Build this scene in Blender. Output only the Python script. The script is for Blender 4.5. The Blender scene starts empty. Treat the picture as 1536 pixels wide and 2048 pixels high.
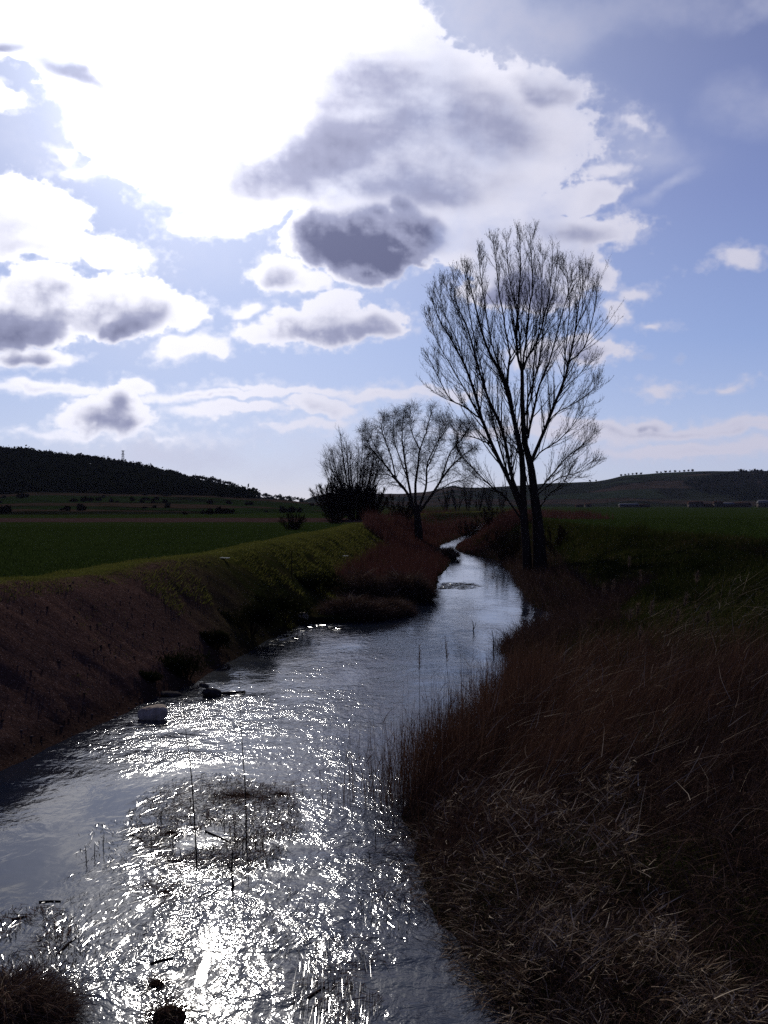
import bpy, math, random
import numpy as np
from mathutils import Vector

random.seed(7)
RNG = np.random.default_rng(7)
F = 2105.0            # focal length in pixels of the 1536x2048 photograph
CX, HOR = 768.0, 1010.0   # optical column, row of the horizon
EYE = 4.0             # the camera stands on a bridge 4 m over the water

scene = bpy.context.scene
COL = scene.collection
R = math.radians


def at(px, py, Y):
    """point that the photo shows at pixel (px,py) and lies Y metres ahead"""
    return ((px - CX) / F * Y, Y, EYE - (py - HOR) / F * Y)


def on(px, py, z):
    """point of height z that the photo shows at pixel (px,py)"""
    Y = (EYE - z) * F / (py - HOR)
    return ((px - CX) / F * Y, Y, z)


# ---------------------------------------------------------------- tagging
def tag(o, label=None, cat=None, group=None, kind=None):
    if label: o['label'] = label
    if cat: o['category'] = cat
    if group: o['group'] = group
    if kind: o['kind'] = kind
    return o


def empty(name, loc, label, cat, group=None):
    o = bpy.data.objects.new(name, None)
    o.location = loc
    o.empty_display_size = 0.2
    COL.objects.link(o)
    return tag(o, label, cat, group)


def link_mesh(name, V, faces, mat, parent=None, smooth=False, attrs=None):
    """V (N,3); faces = (M,3|4) int array or list of such arrays"""
    me = bpy.data.meshes.new(name)
    V = np.asarray(V, dtype=np.float32)
    if not isinstance(faces, (list, tuple)): faces = [faces]
    faces = [np.asarray(f, dtype=np.int32) for f in faces if len(f)]
    me.vertices.add(len(V))
    me.vertices.foreach_set('co', V.ravel())
    loops = np.concatenate([f.ravel() for f in faces])
    counts = np.concatenate([np.full(len(f), f.shape[1], dtype=np.int32) for f in faces])
    starts = np.concatenate([[0], np.cumsum(counts)[:-1]]).astype(np.int32)
    me.loops.add(len(loops))
    me.loops.foreach_set('vertex_index', loops)
    me.polygons.add(len(counts))
    me.polygons.foreach_set('loop_start', starts)
    me.polygons.foreach_set('loop_total', counts)
    if smooth: me.polygons.foreach_set('use_smooth', np.ones(len(counts), dtype=bool))
    for k, a in (attrs or {}).items():
        at_ = me.attributes.new(k, 'FLOAT', 'POINT')
        at_.data.foreach_set('value', np.asarray(a, dtype=np.float32).ravel())
    me.update(calc_edges=True)
    o = bpy.data.objects.new(name, me)
    COL.objects.link(o)
    if isinstance(mat, (list, tuple)):
        for m in mat: me.materials.append(m)
    elif mat: me.materials.append(mat)
    if parent is not None:
        o.parent = parent
        me.transform(parent.matrix_basis.inverted())
    return o


# ---------------------------------------------------------------- noise
def _hash(ix, iy, s):
    n = (ix.astype(np.int64) * 374761393 + iy.astype(np.int64) * 668265263 + s * 1442695041) & 0xffffffff
    n = ((n ^ (n >> 13)) * 1274126177) & 0xffffffff
    return ((n ^ (n >> 16)) & 0xffff) / 65535.0


def vnoise(x, y, s=0):
    x = np.asarray(x, float); y = np.asarray(y, float)
    ix = np.floor(x); iy = np.floor(y)
    fx = x - ix; fy = y - iy
    fx = fx * fx * (3 - 2 * fx); fy = fy * fy * (3 - 2 * fy)
    a = _hash(ix, iy, s); b = _hash(ix + 1, iy, s); c = _hash(ix, iy + 1, s); d = _hash(ix + 1, iy + 1, s)
    return (a + (b - a) * fx) * (1 - fy) + (c + (d - c) * fx) * fy


def fbm(x, y, o=4, s=0):
    t = 0; a = .5; n = 0
    for i in range(o):
        t = t + a * vnoise(x * 2 ** i, y * 2 ** i, s + i * 17); n += a; a *= .5
    return t / n - .5


def sst(a, b, x):
    t = np.clip((np.asarray(x, float) - a) / (b - a), 0, 1)
    return t * t * (3 - 2 * t)


# ---------------------------------------------------------------- node helpers
class NT:
    def __init__(s, tree): s.t = tree; s.n = tree.nodes; s.l = tree.links; s.n.clear()

    def new(s, typ, **kw):
        nd = s.n.new(typ)
        for k, v in kw.items(): setattr(nd, k, v)
        return nd

    def put(s, sock, v):
        if v is None: return
        if hasattr(v, 'is_output'): s.l.new(v, sock)
        else: sock.default_value = v

    def math(s, op, a, b=None, c=None, clamp=False):
        nd = s.new('ShaderNodeMath', operation=op, use_clamp=clamp)
        s.put(nd.inputs[0], a); s.put(nd.inputs[1], b); s.put(nd.inputs[2], c)
        return nd.outputs[0]

    def vm(s, op, a, b=None, scale=None):
        nd = s.new('ShaderNodeVectorMath', operation=op)
        s.put(nd.inputs[0], a); s.put(nd.inputs[1], b)
        if scale is not None: s.put(nd.inputs['Scale'], scale)
        return nd.outputs['Value'] if op in ('LENGTH', 'DOT_PRODUCT', 'DISTANCE') else nd.outputs['Vector']

    def sstep(s, x, a, b, lo=0., hi=1.):
        nd = s.new('ShaderNodeMapRange', interpolation_type='SMOOTHSTEP')
        s.put(nd.inputs[0], x); s.put(nd.inputs[1], a); s.put(nd.inputs[2], b); s.put(nd.inputs[3], lo); s.put(nd.inputs[4], hi)
        return nd.outputs[0]

    def lin(s, x, a, b, lo=0., hi=1.):
        nd = s.new('ShaderNodeMapRange')
        s.put(nd.inputs[0], x); s.put(nd.inputs[1], a); s.put(nd.inputs[2], b); s.put(nd.inputs[3], lo); s.put(nd.inputs[4], hi)
        return nd.outputs[0]

    def mix(s, f, a, b, blend='MIX'):
        nd = s.new('ShaderNodeMix', data_type='RGBA', blend_type=blend)
        s.put(nd.inputs['Factor'], f)
        s.put(nd.inputs[6], (*a, 1) if isinstance(a, tuple) and len(a) == 3 else a)
        s.put(nd.inputs[7], (*b, 1) if isinstance(b, tuple) and len(b) == 3 else b)
        return nd.outputs[2]

    def noise(s, vec, scale, detail=4., rough=.5, dist=0., dim='3D', color=False):
        nd = s.new('ShaderNodeTexNoise', noise_dimensions=dim)
        s.put(nd.inputs['Vector'], vec); s.put(nd.inputs['Scale'], scale); s.put(nd.inputs['Detail'], detail)
        s.put(nd.inputs['Roughness'], rough); s.put(nd.inputs['Distortion'], dist)
        return nd.outputs['Color' if color else 'Fac']

    def ramp(s, x, stops, interp='LINEAR'):
        nd = s.new('ShaderNodeValToRGB')
        cr = nd.color_ramp; cr.interpolation = interp
        while len(cr.elements) < len(stops): cr.elements.new(.5)
        for e, (p, c) in zip(cr.elements, stops):
            e.position = p; e.color = (*c, 1) if len(c) == 3 else c
        s.put(nd.inputs[0], x)
        return nd.outputs[0]

    def mapping(s, vec, loc=(0, 0, 0), rot=(0, 0, 0), scale=(1, 1, 1), typ='POINT'):
        nd = s.new('ShaderNodeMapping', vector_type=typ)
        s.put(nd.inputs['Vector'], vec)
        nd.inputs['Location'].default_value = loc; nd.inputs['Rotation'].default_value = rot; nd.inputs['Scale'].default_value = scale
        return nd.outputs[0]


def mat(name):
    m = bpy.data.materials.new(name); m.use_nodes = True
    return m, NT(m.node_tree)


# ---------------------------------------------------------------- camera
cam_d = bpy.data.cameras.new('camera')
cam = bpy.data.objects.new('camera', cam_d); COL.objects.link(cam)
cam_d.sensor_fit = 'VERTICAL'; cam_d.sensor_height = 36; cam_d.sensor_width = 27
cam_d.lens = F / 2048 * 36
cam_d.clip_start = .1; cam_d.clip_end = 30000
cam.location = (0, 0, EYE)
cam.rotation_euler = (R(90) - math.atan((1024 - HOR) / F), 0, 0)
scene.camera = cam
scene.render.resolution_x, scene.render.resolution_y = 768, 1024

vs = scene.view_settings
scene.display_settings.display_device = 'sRGB'
vs.view_transform = 'Standard'; vs.look = 'None'; vs.exposure = 0.0; vs.gamma = 1.0; vs.use_curve_mapping = False
cy = scene.cycles
cy.max_bounces = 6; cy.diffuse_bounces = 2; cy.glossy_bounces = 3; cy.transmission_bounces = 3; cy.transparent_max_bounces = 8
cy.sample_clamp_direct = 0; cy.sample_clamp_indirect = 4
cy.use_denoising = False
SKY_T = (.055, .06, .075)
# ---------------------------------------------------------------- sun and sky
SUN_U, SUN_V = (395 - CX) / F, (HOR - 60) / F
SUN_AZ = math.atan(SUN_U); SUN_EL = math.atan(SUN_V * math.cos(SUN_AZ))
SUN_DIR = Vector((math.sin(SUN_AZ) * math.cos(SUN_EL), math.cos(SUN_AZ) * math.cos(SUN_EL), math.sin(SUN_EL)))
sl = bpy.data.lights.new('sun', 'SUN'); sl.energy = 2.6; sl.angle = R(.53); sl.color = (1, .95, .88)
so = bpy.data.objects.new('sun', sl); COL.objects.link(so)
so.rotation_euler = (-SUN_DIR).to_track_quat('-Z', 'Y').to_euler()
so.location = SUN_DIR * 50

K = F / 1000.


def sky_pt(px, py):
    u, v = (px - CX) / F, (HOR - py) / F
    a = math.atan(u)
    return a * K, math.atan(v * math.cos(a)) * K


# cx, cy, rx, ry (photo pixels), tilt (deg, + = falls to the right), thickness
CLOUDS = [
    (420, 130, 300, 235, 0, .10, .55), (585, 70, 290, 165, 12, .12, .85), (815, 205, 375, 112, 15, .44, .75), (955, 262, 180, 108, 10, .46, .6),
    (560, 300, 240, 115, 0, .16, .9), (830, 350, 290, 100, 0, .42, .8), (1070, 172, 90, 36, 16, .34, .55), (1060, 310, 75, 36, -10, .2, .7), (1005, 372, 70, 30, -5, .22, .7), (1100, 352, 34, 13, -14, .12, .8), (1150, 376, 44, 13, 0, .12, .8), (1085, 402, 60, 17, -8, .16, .7), (1245, 245, 26, 8, 10, .1, .6), (120, 60, 170, 70, 20, .16, .45),
    (690, 278, 365, 88, -11, .60), (850, 228, 170, 70, -8, .56), (815, 368, 220, 56, 4, .58), (620, 345, 160, 58, 10, .46),
    (490, 428, 130, 26, -12, .10), (410, 375, 90, 22, -14, .10),
    (1120, 452, 140, 36, 5, .30, .65), (1185, 520, 74, 36, 30, .24, .6), (930, 470, 110, 55, 0, .22, .6), (1060, 520, 150, 60, 10, .26, .6),
    (62, 92, 46, 18, -10, .55), (165, 138, 75, 22, 18, .6),
    (45, 440, 125, 70, 0, .2, .85), (70, 492, 95, 34, 0, .2, .85), (222, 495, 80, 30, 5, .15), (190, 330, 60, 12, -10, .10, .8),
    (150, 600, 140, 54, 0, .44), (45, 655, 125, 44, -12, .62), (285, 605, 100, 60, 0, .34), (355, 612, 75, 45, 0, .16), (265, 640, 60, 30, 0, .6),
    (55, 716, 85, 18, -3, .4), (398, 692, 62, 20, -16, .14),
    (725, 495, 135, 66, 0, 1.5), (650, 462, 56, 46, 0, 1.1), (810, 462, 82, 50, 0, 1.2), (740, 535, 84, 36, 0, 1.3), (700, 455, 60, 40, 0, 1.), (668, 436, 34, 24, 0, .9), (745, 440, 40, 24, 0, 1.), (800, 430, 48, 26, 0, 1.), (850, 470, 36, 34, 0, .9),
    (568, 537, 46, 30, 10, .3), (600, 560, 50, 22, 10, .2),
    (665, 662, 160, 36, 0, .55), (670, 628, 70, 42, 0, .4), (540, 668, 62, 20, 0, .2), (770, 660, 55, 36, 0, .5), (590, 650, 70, 35, 0, .6),
    (505, 610, 32, 15, -10, .12), (1050, 590, 115, 34, 0, .75), (1060, 570, 60, 40, 0, .6), (1190, 700, 48, 22, 0, .5), (1100, 710, 80, 24, -8, .25),
    (205, 842, 112, 32, 0, .45), (222, 818, 62, 32, 0, .42), (170, 868, 140, 9, 0, .28, .8),
    (420, 800, 140, 10, -4, .42), (600, 784, 130, 9, 1, .22), (650, 815, 70, 22, 10, .28), (60, 776, 130, 12, 8, .25, .8), (610, 853, 80, 9, -4, .2, .8),
    (830, 795, 120, 9, -4, .24, .8), (460, 828, 100, 10, -4, .15), (280, 785, 42, 16, 0, .15), (745, 800, 70, 10, 6, .2, .8),
    (1300, 838, 42, 17, 0, .6), (1360, 858, 280, 12, 1, .3), (1180, 848, 130, 16, 3, .24), (1480, 846, 130, 10, -3, .22), (1420, 900, 200, 14, 0, .14), (1110, 870, 190, 14, 0, .16),
    (1470, 519, 44, 11, 0, .12), (1250, 615, 24, 15, -30, .14), (1288, 580, 30, 11, -20, .1), (1200, 326, 34, 12, -8, .12), (1230, 462, 44, 12, 8, .15), (1180, 380, 60, 26, -10, .14),
    (1323, 762, 26, 7, 0, .12), (1470, 760, 24, 7, 0, .12), (1300, 650, 16, 5, 0, .08), (150, 300, 20, 8, 0, .12), (20, 196, 40, 22, 10, .15),
]
# soft veils: cx, cy, rx, ry, tilt, strength, 1 = grey / 0 = white
VEILS = [
    (1330, 20, 330, 70, 3, .30, .85), (1010, 40, 240, 90, 8, .55, .55), (1520, 30, 90, 40, 0, .4, .3), (1220, 290, 260, 80, 12, .38, .25), (1330, 380, 110, 26, -24, .42, .1),
    (1500, 220, 140, 60, 14, .26, .3), (1000, 120, 280, 60, 22, .35, .35), (400, 520, 160, 60, 0, .18, .4), (1275, 708, 34, 15, -6, .45, .95), (1352, 711, 20, 10, 0, .4, .95),
    (460, 900, 330, 60, 0, .45, .25), (200, 900, 240, 40, 0, .55, .05), (760, 900, 300, 80, 0, .25, .3), (1400, 900, 420, 80, 0, .42, .12), (1130, 905, 160, 50, 0, .35, .1),
    (90, 280, 220, 110, 0, .25, .1), (300, 680, 300, 130, 0, .14, .1),
]

# cloud map: opacity and light of the clouds over azimuth x elevation, grown from noise (1000 px per K radians)
CW, CH, COX, COY = 2000, 1200, 1000, 40


def box(a, r, n=2):
    for _ in range(n):
        for ax in (0, 1):
            p = np.pad(a, [(r + 1, r) if i == ax else (0, 0) for i in (0, 1)], mode='edge')
            c = np.cumsum(p, axis=ax)
            a = (c[2 * r + 1:] - c[:-2 * r - 1] if ax == 0 else c[:, 2 * r + 1:] - c[:, :-2 * r - 1]) / (2 * r + 1)
    return a


def cloud_map():
    gx, gy = np.meshgrid(np.arange(CW, dtype=float), np.arange(CH, dtype=float))
    wx = 95 * fbm(gx / 150, gy / 120, 3, 1) + 34 * fbm(gx / 38, gy / 30, 4, 2)
    wy = 66 * fbm(gx / 150, gy / 120, 3, 3) + 26 * fbm(gx / 38, gy / 30, 4, 4)
    puff = np.zeros_like(gx); am = .5
    for i in range(5):          # billows: rounded heads, creased between
        puff += am * (1 - np.abs(2 * vnoise(gx / 46 * 2 ** i + 3 * i, gy / 36 * 2 ** i, 30 + i) - 1)); am *= .55
    puff = puff / 1.1 - .52
    fine = fbm(gx / 14, gy / 11, 4, 60)
    body = fbm(gx / 110, gy / 70, 5, 80)
    qx, qy = gx + wx, gy + wy
    Op = np.ones_like(gx); Md = np.ones_like(gx); Dm = np.full_like(gx, -90.); Th = np.zeros_like(gx)
    vC = np.zeros_like(gx); vG = np.zeros_like(gx)

    def local(c, soft):
        px, py, rx, ry, tl = c[:5]
        a, e = sky_pt(px, py); cx, cy = a * 1000 + COX, e * 1000 + COY
        r = max(rx, ry) + soft
        x0, x1 = int(max(0, cx - r)), int(min(CW, cx + r)); y0, y1 = int(max(0, cy - r)), int(min(CH, cy + r))
        if x1 <= x0 or y1 <= y0: return None, None, None
        sl_ = (slice(y0, y1), slice(x0, x1))
        ct, st = math.cos(R(-tl)), math.sin(R(-tl))
        X, Y = qx[sl_] - cx, qy[sl_] - cy
        e_ = np.sqrt(((X * ct + Y * st) / rx) ** 2 + ((-X * st + Y * ct) / ry) ** 2)
        return sl_, 1 - e_, np.clip((-X * st + Y * ct) / ry, -1, 1)

    for c in CLOUDS:
        sl_, f, yn = local(c, 300)
        if sl_ is None: continue
        m = min(c[2], c[3])
        pa = min(1., max(.22, m / 60.))
        d = f * m * 1.15 + 2 + (38 * puff[sl_] + 22 * fine[sl_]) * pa
        op = c[6] if len(c) > 6 else 1.
        Op[sl_] = np.where(d > Dm[sl_], np.where(Dm[sl_] > 0, np.maximum(op, Op[sl_] * 0 + op), op), Op[sl_])
        Md[sl_] = np.where(d > Dm[sl_], .62 if c[2] > 165 and c[3] > 40 else 1., Md[sl_])
        Dm[sl_] = np.maximum(Dm[sl_], d)
        Th[sl_] = np.maximum(Th[sl_], np.clip(f * 1.5, 0, 1) ** .8 * c[5] * (1.05 - .5 * yn * (c[3] < 100)))
    for c in VEILS:
        sl_, f, yn = local(c, 220)
        if sl_ is None: continue
        v = sst(0, .9, f) * c[5] * np.clip(1 + 2.0 * body[sl_] + .5 * fine[sl_], 0, 2)
        k = np.clip(v, 0, .95)
        vG[sl_] = vG[sl_] * (1 - k) + c[6] * k
        vC[sl_] = vC[sl_] * (1 - k) + k
    D_ = Dm
    soft = 3.5 + 7 * vnoise(gx / 120, gy / 120, 91)
    al = sst(-.6, 1, D_ / soft)
    wisp = sst(-14, 8, D_ + 22 * fine) * .4
    Op = box(Op, 14, 2)
    al = np.maximum(al, wisp) * np.clip(Op + (1 - Op) * (2.6 * body + .9 * puff + .5), 0, 1)
    Th = box(Th, 5, 1) * np.clip(1 + box(Md, 20, 2) * (1.9 * body + 1.3 * puff + .5 * fine), .12, 2.2) * sst(0, 18, D_)
    # light that reaches each spot from the sun's side
    sxp, syp = SUN_AZ * K * 1000 + COX, SUN_EL * K * 1000 + COY
    vx, vy = sxp - gx, syp - gy
    ln = np.sqrt(vx * vx + vy * vy) + 1
    vx, vy = vx / ln, vy / ln
    Tb = box(Th, 3, 1)
    acc = np.zeros_like(gx)
    for s_ in (6, 14, 24):
        ix = np.clip((gx + vx * s_).astype(int), 0, CW - 1); iy = np.clip((gy + vy * s_).astype(int), 0, CH - 1)
        acc += Tb[iy, ix]
    T = .55 * Th + .45 * acc / 3
    return np.dstack([T, vC, vG, al]).astype(np.float32)


cm = cloud_map()
img = bpy.data.images.new('cloud_map', CW, CH, alpha=True, float_buffer=True)
img.colorspace_settings.name = 'Non-Color'
img.alpha_mode = 'CHANNEL_PACKED'
img.pixels.foreach_set(cm.ravel())
img.update(); img.pack()

world = bpy.data.worlds.new('World'); scene.world = world; world.use_nodes = True
w = NT(world.node_tree)
tc = w.new('ShaderNodeTexCoord')
D = tc.outputs['Generated']
sx = w.new('ShaderNodeSeparateXYZ'); w.l.new(D, sx.inputs[0])
dx, dy, dz = sx.outputs
az = w.math('ARCTAN2', dx, dy)
hl = w.math('SQRT', w.math('ADD', w.math('MULTIPLY', dx, dx), w.math('MULTIPLY', dy, dy)))
el = w.math('ARCTAN2', dz, hl)
cq = w.new('ShaderNodeCombineXYZ')
w.put(cq.inputs[0], w.math('MULTIPLY_ADD', az, K * 1000 / CW, COX / CW)); w.put(cq.inputs[1], w.math('MULTIPLY_ADD', el, K * 1000 / CH, COY / CH))
ti = w.new('ShaderNodeTexImage', image=img, extension='CLIP', interpolation='Linear')
w.l.new(cq.outputs[0], ti.inputs[0])
ts = w.new('ShaderNodeSeparateColor'); w.l.new(ti.outputs[0], ts.inputs[0])
thick, veil, veilg = ts.outputs
alpha = ti.outputs['Alpha']
# beyond the photo's frame: scattered fair-weather clouds
outf = w.math('MAXIMUM', w.sstep(w.math('ABSOLUTE', az), .40, .47), w.sstep(el, .48, .54))
gn = w.noise(w.mapping(D, scale=(1, 1, 2.2)), 3.0, 3., .55)
alpha = w.math('MAXIMUM', w.math('MULTIPLY', alpha, w.math('SUBTRACT', 1., outf)), w.math('MULTIPLY', w.sstep(gn, .60, .70), outf))
thick = w.math('MAXIMUM', w.math('MULTIPLY', thick, w.math('SUBTRACT', 1., outf)), w.math('MULTIPLY', w.lin(gn, .52, .70, .3, 1.6), outf))
grey = w.sstep(thick, .06, .66)
dark = w.sstep(thick, .50, 1.35)
sd = w.vm('DOT_PRODUCT', D, tuple(SUN_DIR))
ang = w.math('ARCCOSINE', w.math('MINIMUM', sd, 1.))
glow1 = w.math('EXPONENT', w.math('MULTIPLY', w.math('MULTIPLY', ang, ang), -1 / (2 * R(3.6) ** 2)))
glow2 = w.math('EXPONENT', w.math('MULTIPLY', ang, -1 / R(6.5)))
near = w.math('EXPONENT', w.math('MULTIPLY', ang, -1 / R(13.)))
# clear air: the Nishita sky, graded towards what the camera recorded
sky = w.new('ShaderNodeTexSky', sky_type='NISHITA', sun_disc=False, sun_elevation=SUN_EL, sun_rotation=SUN_AZ, altitude=700, air_density=1.0, dust_density=.6, ozone_density=2.0)
grad = w.ramp(w.lin(el, 0., .5), [(0., (.50, .55, .74)), (.12, (.42, .50, .77)), (.30, (.245, .34, .66)), (.55, (.145, .19, .47)), (.8, (.10, .122, .33)), (1., (.088, .10, .265))])
grad = w.mix(w.sstep(el, .5, 1.0), grad, (.045, .062, .19))
grad = w.mix(w.math('MULTIPLY', near, 1.25, clamp=True), grad, (.66, .76, 1.0))
clear = w.mix(.22, grad, w.vm('MULTIPLY', sky.outputs[0], SKY_T))
back = w.sstep(dy, -.1, .5)
clear = w.mix(back, w.vm('MULTIPLY', clear, (.42, .42, .48)), clear)
vcol = w.mix(veilg, w.mix(near, (.50, .53, .70), (1.1, 1.1, 1.2)), w.mix(near, (.15, .155, .30), (.6, .6, .8)))
col = w.mix(veil, clear, vcol)
white = w.mix(w.math('ADD', w.math('POWER', near, 1.25), w.sstep(az, .02, -.30, 0., .2), clamp=True), (.54, .54, .68), (1.7, 1.7, 1.75))
gcol = w.mix(near, (.26, .28, .43), (.56, .58, .80))
dcol = w.mix(near, (.105, .115, .21), (.21, .23, .40))
cl = w.mix(grey, white, gcol)
cl = w.mix(dark, cl, dcol)
col = w.mix(alpha, col, cl)
gl = w.math('ADD', w.math('MULTIPLY', glow1, 1.1), w.math('MULTIPLY', glow2, .65))
gl = w.math('MULTIPLY', gl, w.math('SUBTRACT', 1., w.math('MULTIPLY', grey, .75)))
col = w.vm('ADD', col, w.vm('SCALE', (1., .98, 1.03), scale=gl))
col = w.mix(w.sstep(el, -.02, .0), (.03, .03, .035), col)
bg = w.new('ShaderNodeBackground'); w.put(bg.inputs[0], w.vm('SCALE', col, scale=1 / .1)); bg.inputs[1].default_value = .1
wo = w.new('ShaderNodeOutputWorld'); w.l.new(bg.outputs[0], wo.inputs[0])
world.cycles.sampling_method = 'MANUAL'; world.cycles.sample_map_resolution = 512
# ---------------------------------------------------------------- the lie of the land
LY, LX = zip(*[(-60, -11), (-20, -10.), (0, -9.2), (8, -8.0), (12, -6.9), (15.7, -5.8), (17.9, -5.4), (21.6, -4.75), (23.4, -4.2), (26.7, -4.05), (30, -3.5), (33, -3.1),
                 (35.2, -2.7), (36, -1.0), (39, .5), (43, 1.45), (47, 2.2), (55, 2.8), (60, 3.2), (66, 4.0), (73, 4.6), (80, 5.1), (88, 4.85), (105, 5.6), (120, 8.0), (132, 9.6), (150, 12.2), (220, 20), (400, 60)])
RY, RX = zip(*[(-60, 3), (-20, 3), (0, 2.3), (6, 1.65), (8.1, 1.18), (9.4, .66), (10.3, .45), (11.4, .34), (13.8, .28), (15.5, .6), (17.5, 1.55), (20, 2.3), (24.6, 2.85), (25.6, 3.1), (26.2, 4.4), (27, 3.3), (29, 3.15),
                 (31.2, 3.75), (35, 5.4), (37, 6.3), (39.2, 6.4), (41, 5.9), (46.8, 6.2), (62, 7.5), (76, 8.3), (81, 7.7), (88, 6.5), (96, 6.5), (105, 7.2), (112, 8.3), (120, 9.6), (132, 11.2), (150, 13.4), (220, 21), (400, 61)])
CYl, CXl = zip(*[(-60, -15.5), (0, -12.4), (8, -11.1), (15, -9.2), (21.7, -7.9), (29.8, -6.6), (44.7, -4.6), (71.6, -3.), (102, -.9), (150, 3), (220, 9), (400, 50)])   # crest of the bank where it is green
CYr, CXr = zip(*[(-60, 10.5), (0, 10), (15, 9.5), (25, 10.2), (39.8, 13.5), (51, 12.9), (65, 11.8), (90, 11.5), (120, 14.5), (150, 19), (220, 27), (400, 67)])


def shoreL(Y):
    Y = np.asarray(Y, float)
    return np.interp(Y, LY, LX) + .28 * fbm(Y * .55, Y * 0, 4, 5)


def shoreR(Y):
    Y = np.asarray(Y, float)
    return np.interp(Y, RY, RX) + .30 * fbm(Y * .6, Y * 0, 4, 6) + .20 * fbm(Y * 2.6, Y * 0, 3, 7) * (Y < 60)


def crestL(Y): return np.interp(Y, CYl, CXl)
def crestR(Y): return np.interp(Y, CYr, CXr)


FIELD_L, FIELD_R, CREST = 1.93, 2.0, 2.33


def land_z(X, Y):
    X = np.asarray(X, float); Y = np.asarray(Y, float)
    sl_, sr = shoreL(Y), shoreR(Y)
    cl_, cr = crestL(Y), crestR(Y)
    big = fbm(X * .35, Y * .35, 3, 11); sm = fbm(X * 1.7, Y * 1.7, 3, 12)
    # left: marsh shelf, slope, crest, field
    foot = np.minimum(cl_ + 3.15, sl_)
    dS = sl_ - X
    shelf = .22 * sst(0, .8, dS) + .25 * sst(.5, 5, dS)
    t = sst(0, 1, (foot - X) / np.maximum(foot - cl_, .5)) * .55 + np.clip((foot - X) / np.maximum(foot - cl_, .5), 0, 1) * .45
    zl = np.maximum(shelf * (X < foot + 20), 0) * (1 - t) + (CREST + .1 * big) * t
    past = np.clip((cl_ - X) / 3.2, 0, 1)
    zl = zl + (FIELD_L - CREST) * sst(.25, 1, past)
    zl = zl + (.20 * big + .10 * sm) * sst(.2, 1.2, dS) * (1 - .85 * past)
    # right: low wet edge with reeds, long slope, crest with the track, field
    dR = X - sr
    low = .20 * sst(0, .7, dR) + .30 * sst(.5, 3.5, dR)
    tr = sst(.15, 1, dR / np.maximum(cr - sr, 1))
    zr = low * (1 - tr) + (CREST + .05 + .15 * big) * tr
    pastr = np.clip((X - cr - 2.5) / 3., 0, 1)
    zr = zr + (FIELD_R - CREST) * pastr
    zr = zr + (.24 * big + .12 * sm) * sst(.2, 1.2, dR) * (1 - .85 * pastr)
    z = np.where(X < (sl_ + sr) / 2, zl, zr)
    inside = np.minimum(X - sl_, sr - X)
    bed = -.55 * sst(0, 1.0, inside) - .05 * (inside > 0)
    z = np.where(inside > 0, bed, z)
    far = sst(230, 400, Y)
    zf = np.where(X < 0, FIELD_L, FIELD_R)
    return z * (1 - far) + zf * far


def strip_grid(rows, left, right, zfun, fleft, fright):
    """rows of Y; columns as offsets from the left and the right shore"""
    sl_, sr = shoreL(rows), shoreR(rows)
    mid = np.linspace(0, 1, 9)[1:-1]
    Xc = [np.array([l + o for o in left]) for l in sl_]
    Xs = np.empty((len(rows), len(left) + len(mid) + len(right)))
    for i in range(len(rows)):
        Xs[i] = np.concatenate([sl_[i] + left, sl_[i] + (sr[i] - sl_[i]) * mid, sr[i] + right])
    return Xs


def grid_faces(nr, nc):
    a = (np.arange(nr - 1)[:, None] * nc + np.arange(nc - 1)[None, :]).ravel()
    return np.stack([a, a + 1, a + nc + 1, a + nc], 1)


rows = np.concatenate([[-300, -200, -100], np.arange(-60, 5, 4.), np.arange(5, 24, .14), np.arange(24, 60, .3), np.arange(60, 160, .8), np.geomspace(160, 1200, 60), [2000, 3500, 5200]])
offs = np.concatenate([np.arange(0, 1.2, .1), np.arange(1.2, 13, .22), np.geomspace(13, 60, 24), np.geomspace(75, 6000, 22)])
Xs = strip_grid(rows, -offs[::-1], offs, None, 0, 0)
Yg = np.repeat(rows[:, None], Xs.shape[1], 1)
Zg = land_z(Xs, Yg)
near_ = sst(60, 10, Yg)
lump = (fbm(Xs * 4, Yg * 4, 3, 21) * .07 + fbm(Xs * 11, Yg * 11, 2, 22) * .035) * near_ * (Zg > .02)
Zg = Zg + lump
# what grows where: left bank bare earth near, green further on
sL, cL, sR_, cR_ = shoreL(Yg), crestL(Yg), shoreR(Yg), crestR(Yg)
wob = fbm(Xs * .5, Yg * .5, 4, 31)
wob2 = fbm(Xs * 1.6, Yg * 1.6, 4, 32)
fL = (sL - Xs)
bare = sst(-.45, .15, Xs - cL + .7 * wob + .25 * wob2) * sst(38, 27, Yg - 4 * wob + (Xs - cL) * 1.6) * (Xs < (sL + sR_) / 2)
crest = np.clip(1 - np.abs(Xs - (cL - .75)) / 1.9, 0, 1) * (Xs < sL)
fieldL = sst(1.9, 2.9, cL - Xs + .3 * wob)
fieldR = sst(2.8, 4.2, Xs - cR_ + .6 * wob)
track = np.exp(-((Xs - cR_ - 1.2 + .8 * wob) / 1.3) ** 2) * (Xs > sR_)
wet = sst(.45, .02, Zg)

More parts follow.
